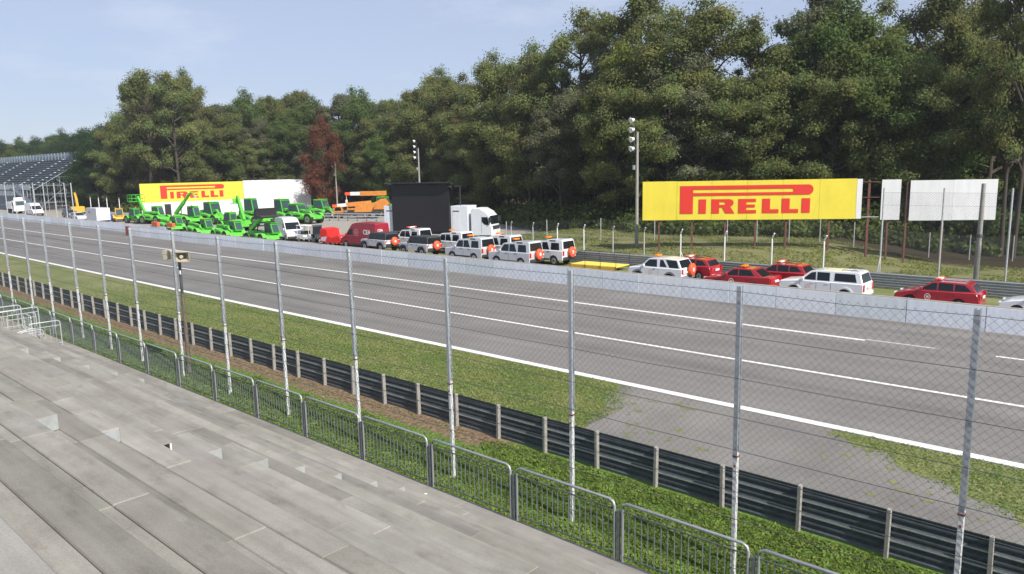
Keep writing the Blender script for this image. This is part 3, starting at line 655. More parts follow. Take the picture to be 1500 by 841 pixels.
for z in (.7,1.6,2.6): mb = MB(); mb.tube([(xa,.01,z),(xb,.01,z)], .006, 4); part(mb, 'wire_cable', galv_dk, bf)
# wood fence line further back
wf = thing('wood_edge_fence', 'dark chain-link fence along the foot of the wood behind the billboards', 'fence', (-35, 64, 0))
pts = [(740,73),(800,71.5),(880,70),(960,68.5),(1068,66.5),(1112,66),(1160,65.5),(1206,65),(1257,64.5),(1370,63.5),(1431,63),(1496,62),(1590,61)]
W3 = [atZ(*p) for p in pts]
for (x, y) in W3:
    g = gz(x, y); mb = MB(); mb.tube([(0,0,-.3),(0,0,2.2)], .045, 6); o = part(mb, 'post', galv_lt, wf); o.location = (x+35, y-64, g)
mesh = MB()
for (p, q) in zip(W3[:-1], W3[1:]):
    a = Vector((p[0], p[1], gz(*p))); b = Vector((q[0], q[1], gz(*q))); L = (b-a).length; c = chain(0, L, .05, 2.1, .16, .004)
    d = (b-a)/L; c.v = [tuple(a+d*v[0]+Vector((-35*-1, -64, v[2]))+Vector((0,v[1],0))) for v in c.v]; mesh.add(c.v, c.f)
part(mesh, 'chain_link_mesh', wire_m, wf)

# ------------------------------------------------------------------ vehicles
def wheel(par, x, y, r, wd, rimm=None, n=18):
    s = 1 if y > 0 else -1; mb = MB(); mb.disc((0,0,0), (0,1,0), r, wd, n); o = part(mb, 'wheel', rubber, par, smooth=40, bevel=.02); o.location = (x, y, r)
    mb = MB(); mb.disc((0, s*(wd/2+.002), 0), (0,1,0), r*.6, .025, 14); q = part(mb, 'rim', rimm or chrome, o)
    mb = MB(); mb.disc((0, s*(wd/2+.015), 0), (0,1,0), r*.2, .02, 8); part(mb, 'hub', dkplastic, o); return o
def emblem(par, x, y, z, r, m, axis='y'):
    mb = MB(); s = 1 if y > 0 else -1
    for k in range(16):
        a0, a1 = 2*PI*k/16, 2*PI*(k+1)/16
        q = [(x+r*math.cos(a0), y, z+r*math.sin(a0)), (x+r*math.cos(a1), y, z+r*math.sin(a1)), (x+.75*r*math.cos(a1), y, z+.75*r*math.sin(a1)), (x+.75*r*math.cos(a0), y, z+.75*r*math.sin(a0))]
        mb.plate(q if s < 0 else q[::-1], .006)
    mb.box(x-r*.4, x+r*.4, min(y, y+s*.006), max(y, y+s*.006), z-r*.35, z+r*.35)
    return part(mb, 'door_emblem', m, par)
def car(name, label, cat, x0, x1, ynear, sp, paint, group=None, yaw=PI, z=0., extras=()):
    """local +x is the nose; x0..x1 the stretch it fills along the wall, ynear the face towards the stand"""
    L = sp['L']; W = sp['W']; hw = W/2; t = thing(name, label, cat, ((x0+x1)/2, ynear+hw, z), yaw, group); t.scale = (VS*sp.get('sx',1), 1.0, VS*sp.get('sz',1))
    wx = sp['wx']; r = sp['r']; ra = r+.07; zb = sp['ride']
    low = list(sp['low'])                       # from nose bottom over the belt to tail bottom
    bot = []
    for cx in (wx[1], wx[0]):                   # tail to nose
        bot += [(cx-ra, zb)]+[(cx-ra*math.cos(a), max(zb, r+ra*math.sin(a))) for a in np.linspace(.0, PI, 9)]+[(cx+ra, zb)]
    poly = low+[(low[-1][0]+.03, zb)]+bot+[(low[0][0]-.03, zb)]
    mb = MB(); mb.prism(poly, [(-hw,.05),(-hw+.05,.012),(-hw+.14,0),(hw-.14,0),(hw-.05,.012),(hw,.05)]); part(mb, 'body', paint, t, smooth=38)
    mb = MB(); mb.box(-L/2+.2, L/2-.25, -hw+.2, hw-.2, zb+.02, sp['belt']*.6); part(mb, 'underbody', black, t)
    top = sp['top']; zt = max(p[1] for p in top); zbt = sp['belt']; rw = sp.get('rw', .82)
    def hy(zz): return (hw-.035)*(1+(rw-1)*max(0, (zz-zbt))/(zt-zbt))
    n = len(top); vs = [(x, -hy(zz), zz) for x, zz in top]+[(x, hy(zz), zz) for x, zz in top]
    mb = MB(); mb.add(vs, [tuple(range(n)), tuple(range(n, 2*n))[::-1]]+[(k, n+k, n+(k+1) % n, (k+1) % n) for k in range(n)])
    part(mb, 'roof', sp.get('roofm', paint), t, smooth=25, bevel=.025)
    for wpoly in sp['win']:
        for s in (-1, 1):
            q = [(x, s*(hy(zz)-.02), zz) for x, zz in wpoly]; mb = MB(); m2 = len(q); q2 = [(x, s*(hy(zz)+.006), zz) for x, zz in wpoly]
            mb.add(q+q2, [tuple(range(m2)), tuple(range(m2, 2*m2))[::-1]]+[(k, (k+1) % m2, m2+(k+1) % m2, m2+k) for k in range(m2)]); part(mb, 'window', glass, t)
    for nm, (i, j), (f0, f1) in (('windscreen', sp['ws'], (.08,.92)), ('rear_window', sp['rwin'], sp.get('rf', (.12,.9)))):
        a, b = Vector((top[i][0], 0, top[i][1])), Vector((top[j][0], 0, top[j][1])); d = b-a; p, q = a+d*f0, a+d*f1
        nn = Vector((d.z, 0, -d.x)).normalized(); nn *= (1 if (nn.x > 0) == (nm == 'windscreen') else -1)*.008
        ins = .09; mb = MB(); yy = [hy(p.z)-ins, hy(q.z)-ins]
        c = [p+nn+Vector((0,-yy[0],0)), p+nn+Vector((0,yy[0],0)), q+nn+Vector((0,yy[1],0)), q+nn+Vector((0,-yy[1],0))]
        c2 = [v-nn*3 for v in c]; mb.add(c+c2, [(0,1,2,3),(7,6,5,4)]+[(k, (k+1) % 4, 4+(k+1) % 4, 4+k) for k in range(4)]); part(mb, nm, glass, t)
    for cx in wx:
        for s in (-1, 1): wheel(t, cx, s*(hw-.12), r, .22)
    zf = sp.get('lz', .62); zr = sp.get('tz', .8); bump_m = sp.get('bump', paint)
    for s in (-1, 1):
        mb = MB(); mb.box(L/2-.2, L/2+.012, s*(hw-.42), s*(hw-.08), zf, zf+.14); part(mb, 'headlight', lens, t, bevel=.02)
        mb = MB(); mb.box(-L/2-.015, -L/2+.1, min(s*(hw-.20), s*(hw-.025)), max(s*(hw-.2), s*(hw-.025)), zr-sp.get('th', .1), zr+.14); part(mb, 'taillight', redlens, t)
        mb = MB(); mx_ = top[sp['ws'][0]][0]-.35; mb.box(mx_-.08, mx_+.08, min(s*(hw-.02), s*(hw+.17)), max(s*(hw-.02), s*(hw+.17)), zbt+.02, zbt+.17); part(mb, 'mirror', sp.get('mirm', paint), t, bevel=.02)
        for hx in sp['hand']: mb = MB(); mb.box(hx-.1, hx+.1, min(s*(hw-.01), s*(hw+.02)), max(s*(hw-.01), s*(hw+.02)), zbt-.13, zbt-.09); part(mb, 'handle', bump_m, t)
        for hx in sp.get('seams', []):
            mb = MB(); mb.box(hx-.008, hx+.008, min(s*(hw-.03), s*(hw+.003)), max(s*(hw-.03), s*(hw+.003)), zb+.12, zbt-.06); part(mb, 'door_seam', black, t)
        if sp.get('skirt'):
            mb = MB(); mb.box(wx[1]+ra, wx[0]-ra, min(s*(hw-.02), s*(hw+.012)), max(s*(hw-.02), s*(hw+.012)), zb-.02, zb+sp['skirt']); part(mb, 'sill_trim', bump_m, t)
        if sp.get('flare'):
            for cx in wx:
                mb = MB(); R1, R2 = ra+.0, ra+sp['flare']; k = 12
                for q in range(k):
                    a0, a1 = PI*q/k, PI*(q+1)/k; P = lambda R, a: (cx+R*math.cos(a), r+R*math.sin(a))
                    p4 = [P(R1, a0), P(R2, a0), P(R2, a1), P(R1, a1)]; y0_, y1_ = s*(hw-.03), s*(hw+sp.get('fw', .03))
                    mb.add([(x, y0_, zz) for x, zz in p4]+[(x, y1_, zz) for x, zz in p4], [(0,1,2,3),(7,6,5,4),(0,4,5,1),(1,5,6,2),(2,6,7,3),(3,7,4,0)])
                part(mb, 'arch_flare', sp.get('flarem', bump_m), t)
    mb = MB(); mb.box(L/2-.12, L/2+.05, -hw+.05, hw-.05, zb+.02, zb+.24); part(mb, 'front_bumper', bump_m, t, bevel=.04)
    mb = MB(); mb.box(-L/2-.06, -L/2+.12, -hw+.05, hw-.05, zb+.02, zb+.24); part(mb, 'rear_bumper', bump_m, t, bevel=.04)
    mb = MB(); py = sp.get('ply', 0); mb.box(-L/2-.07, -L/2-.018 if py else -L/2-.018, py-.26, py+.26, zr-.12, zr); mb2 = part(mb, 'number_plate', plate_m, t)
    if 'bar' in extras or 'beacon' in extras:
        bx = sp.get('barx', .2)
        if 'bar' in extras:
            mb = MB(); mb.box(bx-.13, bx+.13, -.5, .5, zt+.02, zt+.12); q = part(mb, 'light_bar', lens, t, bevel=.02)
            for s in (-1, 1): mb = MB(); mb.box(bx-.135, bx+.135, min(s*.3, s*.56), max(s*.3, s*.56), zt+.025, zt+.135); part(mb, 'lens', orange_s, q, bevel=.02)
        else:
            mb = MB(); mb.box(bx-.15, bx+.15, -.3, .3, zt+.03, zt+.14); part(mb, 'light_bar', amber, t, bevel=.03)
    if 'rails' in extras:
        for s in (-1, 1):
            mb = MB(); zz = zt+.02; yy = hy(zt)-.1; mb.tube([(sp['rl'][0], s*yy, zz), (sp['rl'][0]-.05, s*yy, zz+.06), (sp['rl'][1]+.05, s*yy, zz+.06), (sp['rl'][1], s*yy, zz)], .018); part(mb, 'roof_rail', sp.get('railm', galv_dk), t)
    if 'spare' in extras:
        sy = sp.get('spy', 0.1); mb = MB(); mb.disc((-L/2-.19, sy, 1.0), (1,0,0), .39, .24, 22); o = part(mb, 'spare_wheel_cover', orange_s, t, smooth=50, bevel=.04)
        mb = MB(); mb.disc((-L/2-.32, sy, 1.0), (1,0,0), .14, .012, 12); part(mb, 'emblem', mat('pale_mark', (.75,.55,.5), .5), o)
    if 'emblem' in extras:
        e = mat('pale_mark', (.75,.55,.5), .5); emblem(t, sp['hand'][0]+.25, hw+.004, zbt-.32, .17, e); emblem(t, sp['hand'][0]+.25, -hw-.004, zbt-.32, .17, e)
    return t
VS = 1.07
EST = dict(sx=.88, L=4.4, W=1.74, r=.31, ride=.24, wx=(1.36,-1.22), belt=.94, low=[(2.17,.36),(2.2,.58),(2.08,.72),(1.6,.84),(.95,.94),(-2.0,.99),(-2.14,.85),(-2.2,.55),(-2.17,.36)],
  top=[(1.08,.9),(.25,1.36),(-.1,1.41),(-1.35,1.40),(-1.72,1.34),(-2.08,.93)], ws=(0,1), rwin=(5,4), win=[[(.82,.98),(.24,1.31),(-.02,1.34),(-.05,.98)],[(-.12,.98),(-.1,1.345),(-.85,1.34),(-.88,.98)],[(-.95,.99),(-.93,1.33),(-1.4,1.31),(-1.78,1.03)]],
  hand=[.15,-.75], seams=[.95,-.08,-.92], lz=.58, tz=.78, barx=.0, rl=(.0,-1.5), th=.12, rw=.8)
SED = dict(sx=.97, L=4.35, W=1.66, r=.3, ride=.26, wx=(1.35,-1.2), belt=.92, low=[(2.15,.36),(2.17,.6),(2.1,.70),(.95,.86),(.8,.92),(-1.4,.96),(-2.12,1.0),(-2.17,.9),(-2.16,.36)],
  top=[(.95,.88),(.3,1.34),(.05,1.38),(-.85,1.38),(-1.05,1.35),(-1.7,.92)], ws=(0,1), rwin=(5,4), win=[[(.7,.96),(.25,1.29),(-.08,1.32),(-.1,.96)],[(-.17,.96),(-.15,1.32),(-.85,1.31),(-1.12,1.0)]],
  hand=[.05,-.85], seams=[.85,-.13,-1.0], lz=.56, tz=.78, barx=-.2, rw=.8, bump=red_car)
PICK = dict(sx=.89, sz=.95, L=5.1, W=1.84, r=.37, ride=.38, wx=(1.6,-1.5), belt=1.12, low=[(2.47,.5),(2.54,.78),(2.42,1.0),(1.3,1.12),(-2.5,1.15),(-2.55,1.1),(-2.54,.5)],
  top=[(1.36,1.08),(.62,1.66),(.3,1.72),(-2.05,1.76),(-2.28,1.70),(-2.5,1.1)], ws=(0,1), rwin=(5,4), win=[[(1.05,1.17),(.55,1.58),(.28,1.63),(.25,1.17)],[(.17,1.17),(.19,1.63),(-.55,1.64),(-.58,1.17)],[(-.85,1.2),(-.85,1.63),(-2.0,1.64),(-2.14,1.2)]],
  hand=[.42,-.45], seams=[1.2,.21,-.66], lz=.8, tz=.95, flare=.09, fw=.04, bump=white_car, th=.25, rl=(-1.2,-2.1), rw=.84, railm=dkplastic, barx=.1)
DISC = dict(sz=1.05, L=4.3, W=1.82, r=.37, ride=.42, wx=(1.25,-1.25), belt=1.13, low=[(2.1,.55),(2.14,.8),(2.08,1.02),(1.1,1.13),(-2.1,1.15),(-2.15,1.1),(-2.14,.5)],
  top=[(1.15,1.09),(.62,1.70),(.42,1.76),(-.45,1.78),(-.62,1.90),(-1.85,1.92),(-2.0,1.85),(-2.13,1.1)], ws=(0,1), rwin=(7,6), rf=(.2,.92), win=[[(.85,1.17),(.5,1.65),(.0,1.67),(.0,1.17)],[(-.08,1.17),(-.08,1.68),(-.55,1.7),(-.8,1.17)],[(-.95,1.17),(-.95,1.68),(-1.7,1.68),(-1.78,1.17)],[(-.78,1.77),(-.78,1.86),(-1.35,1.87),(-1.35,1.77)]],
  hand=[.2,-.72], seams=[.95,-.04,-.9], lz=.82, tz=.98, skirt=.1, bump=dkplastic, th=.2, barx=-.1, spy=-.05, ply=-.55, rw=.86)
JEEP = dict(L=4.1, W=1.8, r=.39, ride=.5, wx=(1.35,-1.25), belt=1.13, low=[(1.95,.62),(1.98,1.0),(1.9,1.08),(.75,1.13),(-2.0,1.15),(-2.05,1.1),(-2.04,.55)],
  top=[(.85,1.1),(.5,1.68),(.38,1.74),(-1.9,1.76),(-1.98,1.7),(-2.03,1.1)], ws=(0,1), rwin=(5,4), roofm=dkplastic, win=[[(.5,1.18),(.38,1.62),(.0,1.62),(.0,1.18)],[(-.12,1.18),(-.12,1.62),(-.7,1.62),(-.7,1.18)],[(-.85,1.18),(-.85,1.62),(-1.85,1.62),(-1.9,1.18)]],
  hand=[.15,-.6], seams=[.72,-.06,-.8], lz=.85, tz=.92, flare=.1, fw=.1, flarem=dkplastic, bump=dkplastic, th=.12, barx=.1, spy=-.1, ply=.6, rw=.9, mirm=dkplastic)
FREE = dict(sx=.94, L=4.2, W=1.78, r=.36, ride=.38, wx=(1.3,-1.2), belt=1.08, low=[(2.05,.5),(2.1,.78),(2.0,.98),(1.1,1.08),(-2.05,1.10),(-2.1,1.05),(-2.08,.5)],
  top=[(1.15,1.04),(.5,1.60),(.25,1.66),(-.75,1.68),(-1.7,1.64),(-2.05,1.06)], ws=(0,1), rwin=(5,4), win=[[(.9,1.12),(.45,1.55),(-.15,1.58),(-.2,1.12)],[(-.42,1.14),(-.4,1.57),(-.62,1.57),(-.95,1.14)],[(-1.15,1.12),(-.82,1.6),(-1.62,1.58),(-1.85,1.12)]],
  hand=[.0], seams=[1.05,-.3], lz=.75, tz=.92, flare=.08, fw=.03, bump=mat('grey_bumper', (.16,.165,.175), .6), skirt=.08, th=.14, barx=.2, spy=-.15, ply=.5, rw=.86)
VAN = dict(L=5.6, W=1.98, r=.34, ride=.32, wx=(1.95,-1.55), belt=1.25, low=[(2.72,.42),(2.78,.75),(2.62,.98),(1.95,1.25),(-2.76,1.27),(-2.8,1.2),(-2.79,.42)],
  top=[(2.05,1.2),(1.25,2.08),(.95,2.35),(.3,2.5),(-2.55,2.5),(-2.72,2.42),(-2.79,1.22)], ws=(0,1), rwin=(6,5), rf=(.62,.63), win=[[(1.75,1.3),(1.28,1.86),(.85,1.9),(.82,1.3)]],
  hand=[.75], seams=[1.8,.72,-.7], lz=.85, tz=1.3, bump=dkplastic, th=.3, barx=.6, skirt=.12, rw=.9)
def C_(name, label, cat, xc, yn, sp, paint, ex=(), yaw=PI, group=None):
    return car(name, label, cat, xc-.0, xc, yn, sp, paint, group, yaw, 0, ex)
C_('pickup_truck', 'white double-cab pickup with hardtop canopy parked behind the wall at the right', 'pickup', -14.95, 43.75, PICK, white_car, ('rails','emblem'))
C_('estate_car', 'dark red estate car with beacon parked alone at the right, facing left', 'car', -9.1, 44.6, EST, red_car, ('bar','rails','emblem'), group='red safety estate cars')
C_('white_car', 'white car at the right edge of the picture, only its bonnet in view', 'car', -4.1, 44.3, dict(EST), white_car, ())
C_('saloon_car', 'older red angular saloon with amber beacon between the white off-roader and the pickup', 'car', -20.2, 43.95, SED, red_car, ('beacon','emblem'))
C_('estate_car', 'red estate car half hidden behind the angular red saloon', 'car', -18.9, 47.0, EST, red_car, ('bar','rails'), group='red safety estate cars')
C_('estate_car', 'red estate car standing behind the white three-door off-roader', 'car', -25.3, 46.6, EST, red_car, ('bar','rails'), group='red safety estate cars')
C_('compact_offroader', 'white three-door off-roader with orange spare wheel cover beside the yellow platform', 'off-roader', -25.95, 43.65, FREE, white_car, ('beacon','spare','emblem'))
gr = 'silver safety off-roaders parked behind the wall'
C_('offroader', 'rightmost silver off-roader of the front row, boxy with stepped roof', 'off-roader', -40.15, 44.6, DISC, silver_car, ('beacon','spare'), group=gr)
C_('offroader', 'silver stepped-roof off-roader in the front row next to the open black-topped jeeps', 'off-roader', -45.85, 45.0, DISC, silver_car, ('beacon','spare'), group=gr)
C_('offroader', 'rightmost white off-roader of the back row, its orange spare wheel clear of the others', 'off-roader', -38.9, 47.3, DISC, white_car, ('beacon','spare'), group=gr)
C_('offroader', 'white off-roader of the back row seen between the two front silver ones', 'off-roader', -45.1, 47.9, DISC, white_car, ('beacon','spare'), group=gr)
C_('offroader', 'white off-roader of the back row below the black video screen', 'off-roader', -51.6, 48.3, DISC, white_car, ('beacon','spare'), group=gr)
C_('offroader', 'leftmost white off-roader of the back row with a red light bar', 'off-roader', -58.2, 48.9, DISC, white_car, ('bar',), group=gr)
C_('jeep', 'left silver jeep with black hardtop and orange spare cover beside the dark red van', 'jeep', -59.7, 46.0, JEEP, silver_car, ('spare','emblem'), PI-.06, 'silver jeeps with black hardtops')
C_('jeep', 'right silver jeep with black hardtop in front of the black video screen', 'jeep', -53.0, 45.5, JEEP, silver_car, ('spare','emblem'), PI-.06, 'silver jeeps with black hardtops')
rv = C_('panel_van', 'dark red high-roof panel van with white lettering left of the jeeps', 'van', -63.4, 46.9, VAN, van_red, ())
C_('panel_van', 'white high-roof van facing right between the green machines and the red covered trailer', 'van', -79.2, 47.6, VAN, white_car, (), -.3)
def text(s, size, m, par, loc, rot, name='lettering'):
    cu = bpy.data.curves.new(name, 'FONT'); cu.body = s; cu.size = size; cu.extrude = .006; cu.offset = size*.03; cu.align_x = 'CENTER'
    o = bpy.data.objects.new(name, cu); C.objects.link(o); me = bpy.data.meshes.new_from_object(o.evaluated_get(bpy.context.evaluated_depsgraph_get())); bpy.data.objects.remove(o)
    me.materials.clear(); me.materials.append(m); o = bpy.data.objects.new(name, me); C.objects.link(o); o.parent = par; o.location = loc; o.rotation_euler = rot; return o
mark = mat('white_mark', (.72,.68,.66), .5)
text('CEA', .62, mark, rv, (-1.5, .99, 1.42), (PI/2, 0, PI)); text('CEA', .36, mark, rv, (-2.83, .35, 1.7), (PI/2-.05, 0, -PI/2)); text('CEA', .2, mark, rv, (-1.5, .99, 1.2), (PI/2, 0, PI)) if False else None
emblem(rv, .15, .995, 1.55, .36, mat('pale_red_mark', (.5,.22,.24), .5))
far_g = 'small vehicles at the far left'
def place(px, py_dummy, D): return atD(px, D)
C_('panel_van', 'white van parked in front of the steel grandstand at the far left', 'van', atD(49, 50), 49, VAN, white_car, (), .0)
C_('parked_car', 'dark blue car half hidden below the yellow excavator arm', 'car', atD(98, 51.5), 51, EST, mat('blue_car_paint', (.06,.08,.13), .3, coat=.5), (), 0)
C_('parked_car', 'pale silver car beside the grey container at the far left', 'car', atD(110, 48.5), 48, EST, silver_car, (), 0)

# video-screen truck
def truck_cab(t, x0, L, W, Hh, paint, z0=.55):
    before = set(t.children); _truck_cab(t, x0, L, W, Hh, paint, z0)
    for o in t.children:
        if o not in before: o.location.y += W/2
def _truck_cab(t, x0, L, W, Hh, paint, z0=.55):
    mb = MB(); pl = [(x0+L,z0),(x0+L+.03,1.3),(x0+L-.12,1.75),(x0+L-.32,2.75),(x0+L-.75,3.2),(x0+L-1.5,Hh),(x0+.3,Hh),(x0,Hh-.35),(x0,z0)]
    mb.prism(pl, [(-W/2,.08),(-W/2+.12,0),(W/2-.12,0),(W/2,.08)]); c = part(mb, 'cab', paint, t, smooth=35); kids0 = None
    mb = MB(); q = [(x0+L-.125,-W/2+.12,1.78),(x0+L-.125,W/2-.12,1.78),(x0+L-.325,W/2-.16,2.72),(x0+L-.325,-W/2+.16,2.72)]; mb.plate(q, .03); part(mb, 'windscreen', glass, t)
    for s in (-1, 1):
        y = s*(W/2+.001); mb = MB(); q = [(x0+L-.35,y,1.7),(x0+L-.5,y,2.6),(x0+L-1.2,y,2.6),(x0+L-1.2,y,2.05),(x0+L-.9,y,1.75)]; mb.plate(q if s < 0 else q[::-1], .012); part(mb, 'side_window', glass, t)
        mb = MB(); mb.box(x0+L-.25, x0+L-.05, min(y, y+s*.25), max(y, y+s*.25), 2.0, 2.6); part(mb, 'mirror', dkplastic, t)
        mb = MB(); mb.box(x0+L-.1, x0+L+.04, s*W/2-s*.5, s*W/2-s*.1, .85, 1.1); part(mb, 'headlight', lens, t)
        mb = MB(); mb.box(x0+L-1.26, x0+L-1.24, min(y,y+s*.012), max(y,y+s*.012), .8, 2.8); part(mb, 'door_seam', dkplastic, t)
    mb = MB(); mb.box(x0+L-.02, x0+L+.06, -W/2+.3, W/2-.3, 1.2, 1.6); part(mb, 'grille', dkplastic, t)
    mb = MB(); mb.box(x0+L-.3, x0+L+.1, -W/2+.05, W/2-.05, .35, .75); part(mb, 'bumper', paint, t, bevel=.05)
P1 = ray(562,303)*88; P1.z = 0; aa = math.radians(20)
t = thing('screen_truck', 'white lorry carrying a large raised black video screen behind the off-roaders', 'truck', P1, aa)
trk = mat('truck_white', (.62,.65,.70), .45, var=.06, scale=2)
mb = MB(); mb.box(0, 2.2, 0, 2.5, .8, 3.85); part(mb, 'rear_box', trk, t, bevel=.03); mb = MB(); mb.box(8.85, 11.0, 0, 2.5, .8, 3.85); part(mb, 'front_box', trk, t, bevel=.03)
mb = MB(); mb.box(2.21, 8.84, .35, 2.45, .8, 3.6); part(mb, 'centre_bay', dkplastic, t)
mb = MB(); mb.box(0, 11.0, .3, 2.3, .55, .79); part(mb, 'chassis', dkplastic, t)
mb = MB(); mb.box(1.35, 8.85, -.35, -.05, .9, 6.35); sc = part(mb, 'video_screen', mat('led_black', (.012,.012,.015), .45), t)
mb = MB()
for k in range(1, 6): mb.box(1.36+k*1.25, 1.37+k*1.25, -.356, -.34, 1.0, 6.3)
part(mb, 'module_seam', mat('led_seam', (.03,.03,.034), .5), sc)
mb = MB(); mb.prism([(0,0),(0,.1),(8.4,.1),(8.4,0)], [(-1.1,0),(.1,0)]); o = part(mb, 'screen_hood', mat('hood_black', (.03,.03,.035), .5), t); o.location = (.9, -.1, 6.36); o.rotation_euler = (-.12,0,0)
mb = MB(); mb.plate([(8.88,-.06,6.36),(8.88,-1.05,6.25),(9.3,-.3,5.8)], .03); part(mb, 'hood_bracket', MATS['hood_black'], t)
mb = MB(); mb.box(9.6, 9.72, .9, 1.02, 3.86, 6.1); mb.box(8.9, 9.8, .9, 1.02, 6.0, 6.12); part(mb, 'lift_mast', dkplastic, t)
for x in (.3, 9.1):
    mb = MB(); mb.box(x, x+.9, -.02, -.002, 1.1, 3.4); d = part(mb, 'side_door', trk, t); mb = MB(); mb.box(x+.05, x+.85, -.035, -.021, 3.2, 3.32); part(mb, 'vent', dkplastic, d)
truck_cab(t, 11.35, 2.6, 2.5, 3.6, trk)
for x in (.9, 2.1, 3.3, 9.9, 12.9):
    for y in (.2, 2.3): wheel(t, x, y, .5, .32).location.z = .5

# telehandlers
def telehandler(label, px, D, yaw, boom=.12, blen=3.6, head='fork', sc=1., cabh=2.35, cabx=-.1, tw=0, name='telehandler', xyz=None, ext=0., headm=None, cat='telehandler', paint=None, wide=False):
    g_ = paint or green_p; x = atD(px, D) if xyz is None else xyz
    t = thing(name, label, cat, (x, D, 0), yaw, 'green construction machines in the yard' if paint is None else None); t.scale = (sc*1.13,)*3
    mb = MB(); mb.prism([(-2.35,.62),(-2.4,1.2),(-1.6,1.5),(-.3,1.3),(1.2,1.1),(2.1,1.0),(2.2,.6),(1.4,.5),(-1.6,.5)], [(-.75,.04),(-.68,0),(.68,0),(.75,.04)]); part(mb, 'chassis', g_, t, smooth=30)
    mb = MB(); mb.prism([(-1.05,.7),(-1.1,1.3),(-.9,1.48),(.6,1.22),(.85,1.0),(.85,.7)], [(-1.12,.06),(-1.05,0),(-.5,0)]); part(mb, 'engine_cover', g_, t, smooth=30)
    mb = MB(); mb.box(-1.9, 1.9, -.5, .5, .38, .68); part(mb, 'axle_frame', dkplastic, t)
    mb = MB(); mb.box(-.8,.3,-1.135,-1.115,.88,1.12); part(mb, 'cooling_grille', dkplastic, t)
    mb = MB(); mb.tube([(-1.7,-.5,1.5),(-.6,-.46,1.62),(.6,-.46,1.4),(1.6,-.4,1.15)], .045, 5); part(mb, 'hydraulic_hose', rubber, t)
    # cab
    cx = cabx; y0, y1 = (.08, .98) if not wide else (-.6,.85); zc = 1.15
    cp = [(cx-.8,zc),(cx-.78,cabh-.1),(cx-.7,cabh),(cx+.45,cabh),(cx+.6,cabh-.12),(cx+.95,zc+.2),(cx+.9,zc)]
    mb = MB(); mb.prism(cp, [(y0,.03),(y0+.04,0),(y1-.04,0),(y1,.03)]); part(mb, 'cab', green_d if paint is None else g_, t)
    mb = MB(); mb.box(cx-.82, cx+.62, y0-.03, y1+.03, cabh, cabh+.07); part(mb, 'cab_roof', g_, t, bevel=.02)
    wp = [(cx-.72,zc+.1),(cx-.70,cabh-.1),(cx+.44,cabh-.1),(cx+.57,cabh-.2),(cx+.84,zc+.14)]
    for y, s in ((y0, -1), (y1, 1)):
        q = [(a, y+s*.004, b) for a, b in wp]; mb = MB(); mb.plate(q[::-1] if s < 0 else q, .012); part(mb, 'side_window', glass_b, t)
    mb = MB(); mb.plate([(cx+.955,y0+.1,zc+.22),(cx+.955,y1-.1,zc+.22),(cx+.615,y1-.1,cabh-.14),(cx+.615,y0+.1,cabh-.14)], .015); part(mb, 'windscreen', glass_b, t)
    mb = MB(); mb.plate([(cx-.80,y1-.1,zc+.25),(cx-.80,y0+.1,zc+.25),(cx-.785,y0+.1,cabh-.15),(cx-.785,y1-.1,cabh-.15)], .012); part(mb, 'rear_window', glass_b, t)
    for wx_ in (-1.5, 1.45):
        for s in (-1, 1): 
            wheel(t, wx_, s*.95, .6, .42, mat('dusty_green_rim', (.12,.22,.10), .6) if paint is None else chrome, 16)
            mb = MB()
            for q in range(8):
                a0, a1 = PI*.12+PI*.76*q/8, PI*.12+PI*.76*(q+1)/8; P = lambda R, a: (wx_+R*math.cos(a), .6+R*math.sin(a)); p4 = [P(.66,a0),P(.7,a0),P(.7,a1),P(.66,a1)]
                ya, yb = s*.72, s*1.17; mb.add([(a, ya, b) for a, b in p4]+[(a, yb, b) for a, b in p4], [(0,1,2,3),(7,6,5,4),(0,4,5,1),(1,5,6,2),(2,6,7,3),(3,7,4,0)])
            part(mb, 'mudguard', g_, t)
    # boom
    pv = Vector((-1.95, -.22, 1.62)); d = Vector((math.cos(boom), 0, math.sin(boom))); n = Vector((-math.sin(boom), 0, math.cos(boom)))
    def beam(a, L, w, h, nm, par, m):
        p = [pv+d*a+n*(-h/2), pv+d*(a+L)+n*(-h/2), pv+d*(a+L)+n*(h/2), pv+d*a+n*(h/2)]; mb = MB()
        mb.add([v+Vector((0,-w/2,0)) for v in p]+[v+Vector((0,w/2,0)) for v in p], [(0,1,2,3),(7,6,5,4),(0,4,5,1),(1,5,6,2),(2,6,7,3),(3,7,4,0)]); return part(mb, nm, m, par, bevel=.02)
    bo = beam(-.25, blen*.72, .34, .42, 'boom', t, g_); beam(blen*.72-.26, blen*.28+ext, .26, .32, 'inner_boom', bo, g_)
    mb = MB(); mb.tube([Vector((-.8,-.22,1.2)), pv+d*1.5-n*.22], .06, 8); part(mb, 'lift_ram', galv_dk, t)
    e = pv+d*(blen-.3+ext); hm = headm or galv_dk
    if head == 'fork':
        mb = MB(); mb.tube([e, e+Vector((.35,0,-.45))], .12, 6); mb.box(e.x+.3, e.x+.38, e.y-.5, e.y+.5, e.z-.95, e.z-.3); part(mb, 'carriage', g_, t)
        mb = MB(); mb.box(e.x+.38, e.x+1.3, e.y-.4, e.y-.28, e.z-.98, e.z-.92); mb.box(e.x+.38, e.x+1.3, e.y+.28, e.y+.4, e.z-.98, e.z-.92); part(mb, 'forks', hm, t)
    elif head == 'hook':
        mb = MB(); mb.tube([e, e+Vector((.5,0,.15)), e+Vector((.95,0,-.15)), e+Vector((1.15,0,-.5))], .13, 6, .06); part(mb, 'jib_head', g_, t); mb = MB(); mb.box(e.x+1.0, e.x+1.3, e.y-.15, e.y+.15, e.z-.55, e.z-.35); part(mb, 'hook', galv_lt, t)
    elif head == 'bucket':
